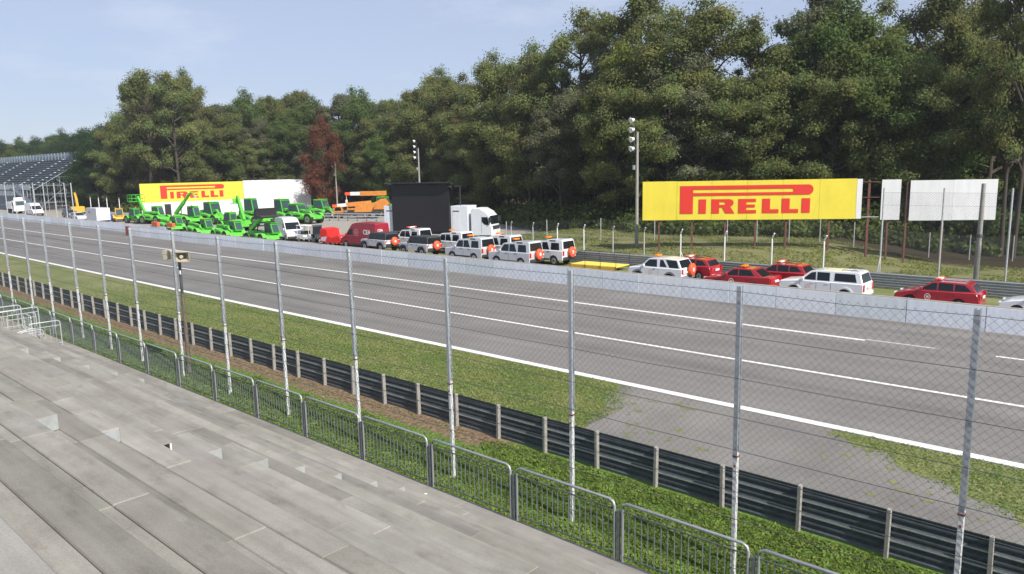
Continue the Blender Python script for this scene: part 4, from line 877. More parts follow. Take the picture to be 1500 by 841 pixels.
        mb = MB(); mb.prism([(0,0),(.15,.75),(.5,1.05),(.9,1.0),(.75,.75),(.55,.3),(1.5,.12),(1.5,0)], [(-1.2,0),(1.2,0)]); o = part(mb, 'bucket', dkplastic, t, smooth=35); o.location = e+Vector((-.1,0,-.4)); o.rotation_euler = (0,-.15,0)
    elif head == 'basket':
        mb = MB()
        for z in (0,.5,1.05):
            for s in (-1, 1): mb.tube([(-.5,s*1.0,z),(.9,s*1.0,z)], .035, 5)
            mb.tube([(-.5,-1,z),(-.5,1,z)], .035, 5); mb.tube([(.9,-1,z),(.9,1,z)], .035, 5)
        for x in (-.5,.2,.9):
            for y in (-1,-.33,.33,1): mb.tube([(x,y,0),(x,y,1.05)], .03, 5) if abs(y) == 1 or x != .2 else None
        mb.box(-.5,.9,-1,1,-.06,0); o = part(mb, 'work_basket', green_d, t); o.location = e+Vector((.35,0,-.75))
    mb = MB(); mb.box(-2.5,-2.3,-.6,.6,.55,.95); part(mb, 'counterweight', g_, t, bevel=.03)
    mb = MB(); mb.tube([(cx+.2,y0+.1,cabh+.05),(cx+.2,y0+.1,cabh+.2)], .06, 8); part(mb, 'beacon', amber, t)
    return t
telehandler('green telehandler farthest left with a raised work basket beside the yellow forklift', 200, 51.5, PI+.1, .95, 3.4, 'basket', .95)
telehandler('green telehandler with dark tyres and a bare cab standing before the doorway of the hoarding', 226, 52.5, .25, .02, 3.2, 'fork', 1.0, 2.5)
telehandler('leftmost green telehandler of the front row with a low sloping bonnet', 247, 45.2, -.05, -.06, 3.0, 'fork', .92, 2.2, .9)
telehandler('green telehandler with its boom raised in front of the red lettering', 271, 53.5, .1, .62, 4.0, 'hook', 1.05, 2.5, 1.0, ext=.8)
telehandler('second green telehandler of the front row, round windscreen cab, below the raised boom', 289, 43.9, -.05, -.05, 3.0, 'fork', .92, 2.25, .9)
telehandler('green machine with a square cab behind the front row, orange grab beside it', 311, 57.5, .15, .05, 3.5, 'fork', 1.1, 2.8, -.3, wide=True)
telehandler('third green telehandler of the front row with a steep upright boom behind its cab', 331, 43.8, -.05, 0.0, 2.9, 'fork', .92, 2.25, .9)
telehandler('green telehandler behind the third one, its boom pointing up steeply', 341, 52, PI, 1.2, 3.2, 'fork', 1.0, 2.3)
telehandler('green rotating handler with a tall narrow cab in front of the blank white hoarding', 370, 58.5, .2, .02, 3.2, 'fork', 1.1, 3.3, -.9)
telehandler('nearest green telehandler, holding up a black bucket beside the white van', 382, 43.9, -.02, .5, 3.5, 'bucket', .92, 2.3, 1.0, ext=.2)
telehandler('green machine with a high bare cab right of the black bucket', 421, 65, .1, .03, 3.2, 'fork', 1.1, 3.0, -1.2, wide=True)
telehandler('broad green machine with long bonnet behind the white van', 445, 65.5, .25, -.05, 3.4, 'fork', 1.15, 2.35, -1.2, wide=True)
telehandler('green machine with pale wheels at the end of the white hoarding', 474, 74.5, .35, -.05, 3.4, 'fork', 1.1, 2.6, -.5, wide=True)
telehandler('green machine farthest back beside the crane, half hidden by the video screen', 566, 86, .5, -.05, 3.4, 'fork', 1.1, 2.6, -.5, wide=True)
telehandler('yellow forklift beside the green machine with the basket', 172, 51.8, -.3, .0, 2.2, 'fork', .72, 2.8, .2, name='forklift', paint=yellow_p, cat='forklift', wide=True)
# pair of big spare tyres
for k, (px, l) in enumerate(((347.5,'left upright dark roller tyre'),(353,'right upright dark roller tyre'))):
    o = MB(); o.disc((0,0,0),(0,1,0), .8, .5, 22); q = o.build('large_tyre', rubber, smooth=40, bevel=.06); q.location = (atD(px, 57.5)+.3, 57.5, .8); q.rotation_euler[2] = .9; tag(q, l+' standing between two green machines', 'tyre', 'large tyres')
# cranes
def crane(label, x, y, rz, boom, tall=0, sc=.95):
    t = thing('crane_truck', label, 'crane', (x, y, 0), rz, 'orange mobile cranes'); t.scale = (sc,)*3
    mb = MB(); mb.box(-4,4,-1.1,1.1,.7,1.15); part(mb, 'chassis', dkplastic, t)
    mb = MB(); mb.prism([(2.6,.6),(2.6,1.5),(2.9,2.25),(4.0,2.25),(4.3,1.4),(4.4,.6)], [(-1.2,.05),(-1.1,0),(.2,0),(.3,.05)]); part(mb, 'driver_cab', orange_p, t, smooth=30)
    for s, y in ((-1,-1.205),(1,.305)):
        q = [(2.85,y,1.45),(3.0,y,2.1),(3.9,y,2.1),(4.12,y,1.45)]; m = MB(); m.plate(q[::-1] if s > 0 else q, .012); part(m, 'cab_window', glass, t)
    m = MB(); m.plate([(4.30,-1.05,1.45),(4.30,.15,1.45),(4.03,.15,2.15),(4.03,-1.05,2.15)], .03); part(m, 'windscreen', glass, t)
    mb = MB(); mb.prism([(-2.6,1.2),(-2.9,2.0),(-2.3,2.9),(-1.6,2.9),(.3,1.9),(.5,1.2)], [(-1.0,.06),(-.9,0),(.9,0),(1.0,.06)]); part(mb, 'slewing_body', orange_p, t, smooth=30)
    pv = Vector((-1.9,0,2.75+tall)); d = Vector((math.cos(boom),0,math.sin(boom))); n = Vector((-d.z,0,d.x))
    def beam(a, L, w, h, nm, m, dn=0):
        p = [pv+d*a+n*(-h/2+dn), pv+d*(a+L)+n*(-h/2+dn), pv+d*(a+L)+n*(h/2+dn), pv+d*a+n*(h/2+dn)]; mb = MB()
        mb.add([v+Vector((0,-w/2,0)) for v in p]+[v+Vector((0,w/2,0)) for v in p], [(0,1,2,3),(7,6,5,4),(0,4,5,1),(1,5,6,2),(2,6,7,3),(3,7,4,0)]); part(mb, nm, m, t, bevel=.02)
    beam(-.6, 4.4, .6, .75, 'boom', orange_p); beam(3.8, 1.7, .48, .6, 'boom_nose', mat('crane_white', (.7,.68,.66), .5)); beam(5.5, .9, .4, .5, 'boom_head', orange_s)
    mb = MB(); e = pv+d*6.2; mb.box(e.x-.15, e.x+.15, -.2, .2, e.z-1.5, e.z-1.0); mb.tube([e, e-Vector((0,0,1.2))], .05, 5); part(mb, 'hook_block', mat('crane_white', (.7,.68,.66), .5), t)
    mb = MB(); mb.box(4.5,4.6,-1.2,1.2,.3,1.9) if False else mb.box(4.42,4.5,-1.15,1.15,.55,.85); part(mb, 'striped_bumper', mat('crane_white', (.7,.68,.66), .5), t)
    for x_ in (3.3, -1.6, -2.9):
        for s in (-1, 1): wheel(t, x_, s*.95, .52, .35)
    return t
cx, cy = atZ(521, 125); crane('orange crane truck with white-nosed boom lowered over its cab behind the guard rail', cx, cy, PI+.75, -.07)
cx, cy = atZ(536, 130); crane('second orange-red crane behind the first, its boom lying higher', cx, cy+1, PI+.72, -.0, 1.1, 1.05)
# excavator, container, far truck
cx = atD(112, 54); t = thing('excavator', 'yellow excavator with folded arm at the far left behind the grey container', 'excavator', (cx, 54, 0), PI-.2)
mb = MB(); mb.box(-1.8,1.8,-1.3,-.8,0,.8); mb.box(-1.8,1.8,.8,1.3,0,.8); part(mb, 'tracks', rubber, t, bevel=.15)
mb = MB(); mb.box(-2,.9,-1.2,1.2,.85,2.0); part(mb, 'body', yellow_p, t, bevel=.08)
mb = MB(); mb.box(.0,1.3,.2,1.2,1.0,2.9); part(mb, 'cab', glass, t, bevel=.05)
mb = MB(); mb.tube([(.8,-.3,1.5),(1.9,-.3,3.6),(3.4,-.3,4.6)], .26, 6, .2); part(mb, 'boom', yellow_p, t); mb = MB(); mb.tube([(3.4,-.3,4.7),(4.3,-.3,1.6)], .17, 6); part(mb, 'stick', yellow_p, t)
mb = MB(); mb.prism([(3.9,.7),(4.1,1.6),(4.7,1.5),(4.9,.7),(4.4,.4)], [(-.9,0),(.3,0)]); part(mb, 'bucket', galv_dk, t)
cx = atD(132, 48.6); t = thing('site_container', 'pale grey site container with a bright white end, left of the yellow forklift', 'container', (cx, 48.6, 0), .0)
mb = MB(); mb.box(-2.4,2.4,0,2.3,.25,2.45); part(mb, 'box_body', mat('container_grey', (.5,.51,.55), .6), t, bevel=.02)
mb = MB(); mb.box(2.401,2.44,.05,2.25,.3,2.4); part(mb, 'end_door', white_p, t); mb = MB(); mb.box(-2.3,2.3,.2,2.1,0,.24); part(mb, 'skid', black, t)
mb = MB(); mb.box(-1.3,-.3,-.012,-.001,1.5,1.9); part(mb, 'sign_patch', mat('faded_red', (.5,.2,.2), .6), t)
cx = atD(17, 50); t = thing('tipper_truck', 'white lorry at the far left edge in front of the steel grandstand', 'truck', (cx, 50, 0), 0)
mb = MB(); mb.box(-4,.0,-.1,2.4,1.1,2.6); part(mb, 'load_box', white_p, t, bevel=.03); mb = MB(); mb.box(-4,2,.3,2.0,.6,1.0); part(mb, 'chassis', dkplastic, t)
mb = MB(); mb.prism([(.3,.6),(.3,2.9),(1.6,2.9),(2.0,1.9),(2.1,.6)], [(-.1,.05),(0,0),(2.3,0),(2.4,.05)]); part(mb, 'cab', white_p, t)
mb = MB(); mb.plate([(2.03,.15,1.9),(2.03,2.15,1.9),(1.66,2.1,2.8),(1.66,.2,2.8)], .02); part(mb, 'windscreen', glass_b, t)
mb = MB(); mb.plate([(.6,-.115,1.8),(1.7,-.115,1.8),(1.5,-.115,2.6),(.6,-.115,2.6)], .01); part(mb, 'side_window', glass_b, t)
mb = MB(); mb.prism([(.4,2.9),(.8,3.6),(1.2,2.95)], [(.3,0),(2,0)]); part(mb, 'wind_deflector', white_p, t)
for x in (-3, -1.9, 1.2):
    for y in (.1, 2.2): wheel(t, x, y, .5, .3)
# person in orange
cx = atD(151, 51)
p_ = thing('person', 'person in an orange jacket and blue trousers standing beside the grey container', 'person', (cx, 51, 0))
def skin_body(par):
    J = [(0,0,.95),(0,0,1.2),(0,0,1.45),(0,0,1.55),(0,0,1.68),(.11,0,.9),(.13,.03,.5),(.14,-.02,.08),(.15,.12,.04),(-.11,0,.9),(-.14,.03,.5),(-.16,-.02,.08),(-.17,.12,.04),(.2,0,1.42),(.3,.02,1.15),(.34,.12,.92),(-.2,0,1.42),(-.32,0,1.15),(-.3,.15,.95)]
    E_ = [(0,1),(1,2),(2,3),(3,4),(0,5),(5,6),(6,7),(7,8),(0,9),(9,10),(10,11),(11,12),(2,13),(13,14),(14,15),(2,16),(16,17),(17,18)]
    Rr = [.15,.15,.15,.06,.1,.11,.075,.05,.045,.11,.075,.05,.045,.07,.05,.035,.07,.05,.035]
    me = bpy.data.meshes.new('body'); me.from_pydata(J, E_, []); o = bpy.data.objects.new('body', me); C.objects.link(o)
    o.modifiers.new('s', 'SKIN'); 
    for i, r in enumerate(Rr): me.skin_vertices[0].data[i].radius = (r, r)
    me.skin_vertices[0].data[0].use_root = True; o.modifiers.new('u', 'SUBSURF').levels = 1
    m2 = bpy.data.meshes.new_from_object(o.evaluated_get(bpy.context.evaluated_depsgraph_get())); bpy.data.objects.remove(o)
    for m in (mat('hi_vis_orange', (.8,.16,.03), .8), mat('blue_cloth', (.04,.10,.3), .9), mat('skin', (.45,.26,.18), .6)): m2.materials.append(m)
    for p in m2.polygons: z = p.center.z; p.material_index = 2 if z > 1.5 or (z < 1.0 and abs(p.center.x) > .26) else (0 if z > .92 else 1)
    m2.polygons.foreach_set('use_smooth', [True]*len(m2.polygons)); o = bpy.data.objects.new('body', m2); C.objects.link(o); o.parent = par
skin_body(p_)
mb = MB(); mb.tube([(0,0,1.72),(0,0,1.79),(0,0,1.84)], .115, 10, .06); part(mb, 'hair', mat('hair', (.05,.03,.02), .8), p_)
mb = MB(); mb.box(-.6,.6,-.5,.5,.1,1.15); mb.box(-.66,.66,-.56,.56,1.15,1.22); o = mb.build('blue_bin', mat('blue_plastic', (.03,.12,.5), .5), bevel=.04); o.location = (atD(158,51.2), 51.2, 0); tag(o, 'blue lidded bin between the person in orange and the yellow forklift', 'bin')
# small utility vehicles between van and red trailer
cx = atD(447, 48.2); t = thing('utility_cart', 'white open utility cart with flat roof right of the white van', 'cart', (cx, 48.3, 0), .1)
mb = MB(); mb.prism([(-1.3,.35),(-1.3,.85),(-.2,.85),(.1,.6),(.7,.6),(1.0,.95),(1.35,.75),(1.35,.35)], [(-.6,.04),(-.55,0),(.55,0),(.6,.04)]); part(mb, 'body', white_car, t)
mb = MB(); mb.box(-1.3,.9,-.62,.62,1.85,1.93); part(mb, 'roof', white_p, t, bevel=.02)
for x in (-1.2,.85):
    for y in (-.55,.55): mb = MB(); mb.tube([(x,y,.8),(x,y,1.86)], .03); part(mb, 'roof_post', white_p, t)
mb = MB(); mb.box(-.6,-.1,-.5,.5,.85,1.25); part(mb, 'seat', dkplastic, t, bevel=.04)
for x in (-.9,.95):
    for y in (-.5,.5): wheel(t, x, y, .26, .2)
cx = atD(462, 48); t = thing('compact_tractor', 'dark compact tractor with pale bonnet next to the white cart', 'tractor', (cx, 48.1, 0), -.5)
mb = MB(); mb.prism([(-.3,.5),(-.3,.95),(.1,1.05),(1.1,.95),(1.15,.5)], [(-.3,.04),(-.26,0),(.26,0),(.3,.04)]); part(mb, 'bonnet', dkplastic, t)
mb = MB(); mb.prism([(-1.2,.6),(-1.1,1.85),(-.35,1.9),(-.1,.9),(-.3,.6)], [(-.5,.03),(.5,.03)]); part(mb, 'cab', glass, t); mb = MB(); mb.box(-1.2,-.25,-.56,.56,1.9,1.97); part(mb, 'cab_roof', dkplastic, t)
for x, r in ((-.8,.48),(.8,.32)):
    for y in (-.55,.55): wheel(t, x, y, r, .26, white_p)
mb = MB(); mb.box(-.2,.35,-.34,-.3,.6,.9); part(mb, 'side_panel', white_p, t)
cx = atD(489, 47.6); t = thing('covered_trailer', 'bright red trailer with a sagging cover and white patches left of the dark red van', 'trailer', (cx, 47.7, 0), .05)
redc = mat('red_tarpaulin', (.75,.02,.015), .5, var=.15, scale=2)
mb = MB(); mb.prism([(-1.9,.35),(-1.85,1.75),(-1.4,1.95),(-.6,1.85),(-.5,1.15),(.3,.95),(1.2,1.25),(1.75,1.1),(1.9,.35)], [(-.85,.12),(-.7,.02),(0,0),(.7,.02),(.85,.12)]); part(mb, 'cover', redc, t, smooth=50)
mb = MB(); mb.plate([(-1.7,-.86,.5),(-.9,-.86,.45),(-.55,-.84,1.0),(-1.5,-.83,1.1)], .01); mb.plate([(-1.3,-.80,1.55),(-.8,-.80,1.5),(-.8,-.80,1.65),(-1.2,-.80,1.7)], .01); part(mb, 'white_patch', mat('pale_fabric', (.6,.55,.65), .7), t)
for x in (-.5,.4):
    for y in (-.7,.7): wheel(t, x, y, .3, .18)
mb = MB(); mb.box(-.7,.7,-.3,.3,0,.14); o = mb.build('kerb_slab', concpole, bevel=.02); o.location = (atD(455,47.1), 47.2, .01); tag(o, 'pale slab lying on the ground in front of the white cart', 'slab')
# yellow platform
t = thing('marshal_platform', 'low flat yellow platform with dark railing beside the far crash barrier', 'platform', (-33.4, 47.9, 0), .05)
mb = MB(); mb.box(-2.1,2.1,-1.0,1.0,.33,.39); part(mb, 'deck', mat('deck_yellow', (.80,.62,.10), .6, var=.08), t); mb = MB(); mb.box(-2.12,2.12,-1.02,-1.0,.12,.36); part(mb, 'side_board', yellow_p, t)
for x in (-2.1,-.7,.7,2.1):
    for y in (-1.03,1.03): mb = MB(); mb.tube([(x,y,0),(x,y,1.25)], .025); part(mb, 'rail_post', dkplastic, t)
mb = MB()
for y in (-1.03,1.03):
    for z in (.85,1.25): mb.tube([(-2.1,y,z),(2.1,y,z)], .02) if y > 0 or z < 1 else None
mb.tube([(-2.1,-1.03,1.25),(-2.1,1.03,1.25)], .02); part(mb, 'handrail', dkplastic, t)
# guard rail in the yard
Pa = Vector((*atZ(452, 122), 0)); Pb = Vector((*atZ(562, 116), 0)); dd = Pb-Pa; t = thing('yard_guard_rail', 'weathered guard rail of pipes in front of the orange cranes', 'guard rail', Pa, math.atan2(dd.y, dd.x))
for k in range(9): mb = MB(); mb.box(-.06,.06,-.06,.06,0,1.3); part(mb, 'post', galv_dk if k % 3 else rustpole, t).location = (dd.length*k/8, 0, 0)
for z in (.35,.8,1.2): mb = MB(); mb.box(0, dd.length, -.1,-.05,z-.07,z+.07); part(mb, 'rail', galv_lt, t)
# white post line behind the container
for px in (133,145,157,175):
    x = atD(px, 57); t = thing('marker_post', 'thin white post standing behind the site container', 'post', (x, 57, 0), 0, 'thin white posts at the far left'); mb = MB(); mb.tube([(0,0,0),(0,0,3.6)], .07, 6); part(mb, 'shaft', white_p, t)
    mb = MB(); mb.tube([(0,0,3.6),(.12,0,3.9)], .05, 6); part(mb, 'bent_tip', mat('faded_red', (.5,.2,.2), .6), t)

# ------------------------------------------------------------------ steel grandstand, far left
bench = mat('bench_blue_grey', (.09,.11,.14), .6, var=.15); seat_b = mat('seat_blue_grey', (.24,.29,.35), .6); steel_b = mat('scaffold_steel', (.45,.50,.54), .5, .3)
XR = -199.5; g = thing('steel_grandstand', 'steel scaffold grandstand with empty dark benches at the far left', 'grandstand', (XR, 56, 0)); NR = 13
for k in range(NR):
    y = k*.93; z = 5.2+k*.56; mb = MB(); mb.box(-110, 0, y+.1, y+.42, z+.38, z+.45); br = part(mb, 'seat_plank', seat_b, g); mb = MB(); mb.box(-110, 0, y, y+.93, z-.05, z); mb.box(-110, 0, y+.45, y+.5, z, z+.38); part(mb, 'bench_row', bench, g)
mb = MB()
for a in (-14, -30, -46, -62, -3.2):
    for k in range(NR): mb.box(a-.38, a+.38, k*.93+.05, k*.93+.4, 5.2+k*.56+.46, 5.2+k*.56+.55)
part(mb, 'aisle_steps', white_p, g)
def scaff(y, zt, mb):
    for x in np.arange(-110, .1, 2.5): mb.tube([(x,y,0),(x,y,zt)], .05, 4)
    for z in np.arange(1.5, zt, 2.): mb.tube([(-110,y,z),(0,y,z)], .04, 4)
mb = MB(); scaff(0, 6.4, mb); scaff(12.2, 14.2, mb)
for x in np.arange(-20, .1, 5):
    for k in range(0, 13, 3): mb.tube([(x,k*.93+.1,0),(x,k*.93+.1,5.2+k*.56)], .05, 4)
    mb.tube([(x,0,5.1),(x,12,12.3)], .06, 4)
    for z in (2,4,6,8,10): mb.tube([(x,max(0,(z-5.2)/.6),z),(x,12.2,z)], .04, 4)
    mb.tube([(x,0,0),(x,6,5)], .04, 4); mb.tube([(x,6,5),(x,12,10)], .04, 4); mb.tube([(x,12,2),(x,5,7.5)], .04, 4)
part(mb, 'scaffolding', steel_b, g)
mb = MB(); mb.box(-110,0,12.4,12.46,12.6,13.9); 
for x in np.arange(-110, .1, 1.2): mb.box(x-.06,x+.06,12.3,12.39,12.3,14.2)
part(mb, 'back_parapet', mat('parapet_blue', (.16,.21,.27), .6), g)
mb = MB(); mb.box(-110,-12,-.9,-.84,.1,5.0); part(mb, 'front_cladding', mat('cladding_blue', (.07,.095,.13), .6, var=.2), g)
mb = MB()
for x in np.arange(-109, -12, 1.1): mb.box(x,x+.5,-.93,-.905,3.6,4.8)
mb.box(-110,1,-.95,-.9,5.1,6.2); part(mb, 'front_parapet', steel_b, g)
mb = MB(); 
for s in (0, 1.1): mb.tube([(-10,-1.0-s,5.6),(6,-1.0-s,1.4),(10,-1-s,.2)], .05, 4); mb.tube([(-10,-1.0-s,6.6),(6,-1.0-s,2.4),(10,-1-s,1.2)], .05, 4)
mb.prism([(-10,5.2),(-10,5.5),(9,.5),(9,.1)], [(-2.1,0),(-1.0,0)])
for x in np.arange(-9, 9, .9): mb.tube([(x,-1,5.4-(x+10)*.27),(x,-1,6.4-(x+10)*.27)], .025, 4)
part(mb, 'access_stair', bench, g)
for z in (2.2,4.4,6.6,8.8,11): 
    mb = MB(); mb.tube([(0,12,z),(9,12,z)], .05, 4); mb.tube([(3,12,0),(3,12,z)], .05, 4); part(mb, 'side_tube', steel_b, g)
ff = thing('far_debris_fence', 'thin tall fence posts in front of the steel grandstand at the far left', 'fence', (-170, 47.5, 0))
for px in (-30,-16,-3,10,23,36,51,66,82,97,107):
    mb = MB(); x = atD(px, 47.5); mb.tube([(0,0,0),(0,0,6.9)], .09, 6); o = part(mb, 'post', galv_lt, ff); o.location = (x+170, 0, 0)
for z in (2.2,4.5,6.7): mb = MB(); mb.tube([(atD(-30,47.5)+170,0,z),(atD(107,47.5)+170,0,z)], .03, 4); part(mb, 'wire_cable', galv_lt, ff)

# ------------------------------------------------------------------ trees
def tree_proto(seed, Hh, rad, base, nl, blobs, nleaf, lm, lsize=(.10,.20), up=.5, droop=0., dens=1., fork=True):
    """returns (trunk mesh, crown mesh) of a tree Hh metres tall"""
    r_ = np.random.RandomState(seed); mb = MB(); ends = []
    bend = Vector((r_.uniform(-.8,.8), r_.uniform(-.8,.8), 0))
    def tp(f): return Vector((bend.x*math.sin(f*2.5), bend.y*math.sin(f*2.1), Hh*.93*f))
    mb.tube([tp(f) for f in np.linspace(0, 1, 9)], .34, 8, .06)
    for i in range(nl):
        f = base+(.93-base)*(i+r_.rand())/nl; a = r_.rand()*2*PI; p0 = tp(f)
        prof = math.sin(PI*min(1, (f-base)/(1.02-base)*.82+.22))**.7
        L = rad*prof*r_.uniform(.75, 1.15); rise = L*r_.uniform(.2, .95)*up-droop*L
        p2 = p0+Vector((math.cos(a)*L, math.sin(a)*L, rise)); pm = p0+(p2-p0)*.5+Vector((r_.uniform(-.3,.3), r_.uniform(-.3,.3), L*.08))
        mb.tube([p0, pm, p2], .20*(1.1-f*.6), 5, .035); ends += [(p2, 1.), (pm+(p2-pm)*.5, .9), (pm, .75)]
        for k in range(3):
            q0 = p0+(p2-p0)*r_.uniform(.4,.9); b = a+r_.uniform(-1.3,1.3); l2 = L*r_.uniform(.25,.5); q = q0+Vector((math.cos(b)*l2, math.sin(b)*l2, l2*r_.uniform(-.2,.9)))
            mb.tube([q0, q], .045, 4, .015); ends += [(q, .9)]
    for k in range(3): ends += [(tp(.93+.04*k)+Vector((r_.uniform(-.6,.6), r_.uniform(-.6,.6), r_.uniform(0,.6))), .8)]
    idx = r_.permutation(len(ends)); P = []; N = []; T = []
    use = [ends[i] for i in idx[:blobs]]; per = int(nleaf/len(use))
    for c, s in use:
        R = r_.uniform(.75, 1.35)*s*rad*.235; n = int(per*r_.uniform(.6,1.4)); d = r_.normal(size=(n,3)); d /= np.linalg.norm(d, axis=1)[:, None]
        rr = R*np.abs(r_.normal(.74,.3,(n,1))); q = d*rr*np.array([[1.2,1.2,.85]])+np.array(c)[None, :]+r_.normal(0,.25,(1,3))
        P.append(q); N.append(d+np.array([[0,0,.5]])+r_.normal(0,.55,(n,3))); g = r_.uniform(.8,1.2); hue = r_.uniform(-.12,.08)
        T.append(r_.uniform(.75,1.25,(n,1))*g*np.array([[1+hue,1,1-.3*hue]]))
    P = np.concatenate(P); N = np.concatenate(N); T = np.concatenate(T)
    tr = mb.build('trunk', bark, None, smooth=60); cr_ = leaves('crown', P, N, r_.uniform(lsize[0], lsize[1], len(P)), lm, tints=T)
    tr.parent = None; return tr, cr_
OL = leafmat('olive_leaf', (.195,.215,.080)); GR = leafmat('green_leaf', (.125,.165,.052)); DK = leafmat('dark_leaf', (.055,.088,.038)); GY = leafmat('grey_leaf', (.195,.205,.118)); BR = leafmat('red_brown_leaf', (.19,.085,.05), objr=.02); YG = leafmat('yellow_green_leaf', (.20,.24,.06)); DY = leafmat('dry_leaf', (.175,.160,.075))
protos = {}
for nm, sd_, kw in (('olive', 1, dict(Hh=25, rad=5.0, base=.10, nl=34, up=.95, blobs=135, nleaf=58000, lm=OL)), ('oak', 2, dict(Hh=25, rad=5.6, base=.16, nl=28, blobs=92, nleaf=42000, lm=OL, up=1.25)),
    ('green', 3, dict(Hh=22, rad=5.2, base=.08, nl=32, blobs=150, nleaf=46000, lm=GR)), ('dark', 4, dict(Hh=22, rad=6.0, base=.04, nl=32, blobs=170, nleaf=48000, lm=DK)),
    ('grey', 5, dict(Hh=24, rad=4.6, base=.14, nl=28, blobs=88, nleaf=38000, lm=GY, up=1.1)), ('brown', 6, dict(Hh=17, rad=4.8, base=.06, nl=26, blobs=110, nleaf=26000, lm=BR)),
    ('sparse', 7, dict(Hh=27, rad=4.6, base=.28, nl=26, blobs=60, nleaf=24000, lm=OL, up=1.3)), ('dry', 8, dict(Hh=26, rad=5.0, base=.14, nl=28, blobs=80, nleaf=32000, lm=DY, up=.9)), ('yellow', 9, dict(Hh=16, rad=4.2, base=.2, nl=18, blobs=60, nleaf=18000, lm=YG))):
    protos[nm] = (tree_proto(100+sd_, **kw), kw['Hh'])
used = set()
def tree(kind, x, y, h, label, sx=1., rz=None, group=None, cat='tree'):
    (tr, cr_), H0 = protos[kind]; z = gz(x, y) if y < 110 else 0
    t = thing('forest_tree', label, cat, (x, y, z-.1), rs.rand()*6.28 if rz is None else rz, group); s = h/H0; t.scale = (s*sx, s*sx, s)
    if kind in used: a, b = tr.copy(), cr_.copy(); C.objects.link(a); C.objects.link(b)
    else: a, b = tr, cr_; used.add(kind)
    a.parent = t; b.parent = t; return t
# skyline of the photograph (column, row) and depth of the wood's front edge
sky_pts = [(-80,205),(0,205),(60,192),(110,186),(150,168),(185,150),(210,104),(245,100),(290,108),(312,140),(350,132),(400,138),(440,128),(470,140),(490,150),(510,128),(560,124),(590,122),(610,122),(650,100),(700,98),(735,58),(790,66),(830,58),(858,28),(880,72),(905,44),(940,14),(985,26),(1035,24),(1062,70),(1095,20),(1130,-5),(1200,-30),(1270,-15),(1295,70),(1315,0),(1400,-35),(1450,-10),(1480,30),(1520,-10),(1640,-20)]
edge_pts = [(-80,290),(0,262),(60,245),(112,205),(118,186),(160,168),(200,160),(300,160),(400,166),(440,170),(480,166),(560,152),(620,140),(680,130),(720,112),(800,94),(900,84),(1000,77),(1100,74),(1200,72),(1300,70.5),(1400,70),(1500,69),(1640,68)]
def ip(P, x):
    for (a, b), (c, d) in zip(P[:-1], P[1:]):
        if a <= x <= c: return b+(d-b)*(x-a)/(c-a)
    return P[0][1] if x < P[0][0] else P[-1][1]
def marks(px):
    for lim, s in ((30,'at the far left end of the steel grandstand'),(75,'above the left part of the steel grandstand'),(118,'above the right end of the steel grandstand'),(165,'between steel grandstand and yellow poster'),(206,'just left of the yellow poster'),
        (255,'above the left end of the left yellow poster'),(310,'above the red lettering of the left poster'),(357,'above the right end of the left yellow poster'),(405,'above the blank half of the white hoarding'),(450,'above the right end of the white hoarding'),(495,'behind the thin far light mast'),
        (530,'above the orange cranes'),(568,'just left of the black video screen'),(612,'above the left half of the black video screen'),(662,'above the right half of the black video screen'),(705,'above the lorry cab of the video screen'),(760,'right of the lorry cab at the wood edge'),
        (820,'above the rightmost off-roaders'),(880,'above the yellow platform'),(925,'just left of the tallest light mast'),(965,'just right of the tallest light mast'),(1010,'above first red letter of right billboard'),(1065,'above middle letters of right billboard'),
        (1120,'above double letter of right billboard'),(1180,'above last letter of right billboard'),(1250,'above right end of yellow billboard'),(1300,'above the narrow white billboard'),(1360,'above the left half of the large white billboard'),(1425,'above the right half of the large white billboard'),(1480,'right of the large white billboard')):
        if px < lim: return s
    return 'at the right edge of the picture'
desc = dict(olive='olive green tree', oak='spreading olive oak', green='fresh green tree', dark='dense dark tree', grey='loose grey-green tree', sparse='thin sparse tree', dry='browning dry tree', brown='red-brown tree', yellow='bright yellow-green tree')
seq = {0:['dark','green'], 110:['dark','dark'], 165:['olive','olive'], 205:['dry','oak'], 305:['olive','grey','green'], 420:['grey','olive','green'], 500:['grey','green','olive'], 600:['olive','oak','dry'], 800:['olive','oak','grey'], 1090:['olive','olive','green'], 1290:['oak','olive','sparse'], 1440:['green','sparse']}
def kindof(px, i):
    k = max(q for q in seq if q <= max(0, px)); L = seq[k]; return L[i % len(L)]
ords2 = ['foremost','next']; cnt = {}
px = -75.; i = 0
while px < 1640:
    Z = ip(edge_pts, px); step = 6.2/Z*F*.9
    for row in range(4):
        pp = px+rs.uniform(-.25,.25)*step+(row % 2)*step*.5; Zr = Z+row*5.5+rs.uniform(-1.2,1.2)+(2.5 if row == 0 else 0)
        ytop = ip(sky_pts, pp); yh = 261-pp*.0195; h = 8+(yh-ytop)*(Zr+4)/F; h = max(8, min(32, h))
        if row == 0: h *= rs.uniform(.62,.82)
        elif row == 1: h *= rs.uniform(.74,.93)
        elif row == 2: h *= rs.uniform(.9,1.02)
        else: h *= rs.uniform(.85,1.0)
        kd = kindof(pp, i+row)
        if row > 0 and kd == 'sparse' and row < 2: kd = 'olive'
        if row == 2 and pp > 700: kd = ('sparse','oak','sparse','grey')[i % 4]
        if row == 3 and pp > 700: kd = 'oak'; h *= .82
        x, y = atZ(pp, Zr)
        mk = marks(pp); where = ('low front ', 'front ', 'tall ', 'deep ')[row] 
        lab = {0:'low %s %s', 1:'%s in second rank %s', 2:'skyline %s %s', 3:'rearmost %s %s'}[row] % (desc[kd], mk)
        tree(kd, x, y, h, lab, rs.uniform(.85,1.12)*(25/h if h > 25 else min(1.5, (22/h)**.6)), group='%s trees %s' % (('edge','second rank','skyline','deep wood')[row], mk))
    px += step; i += 1
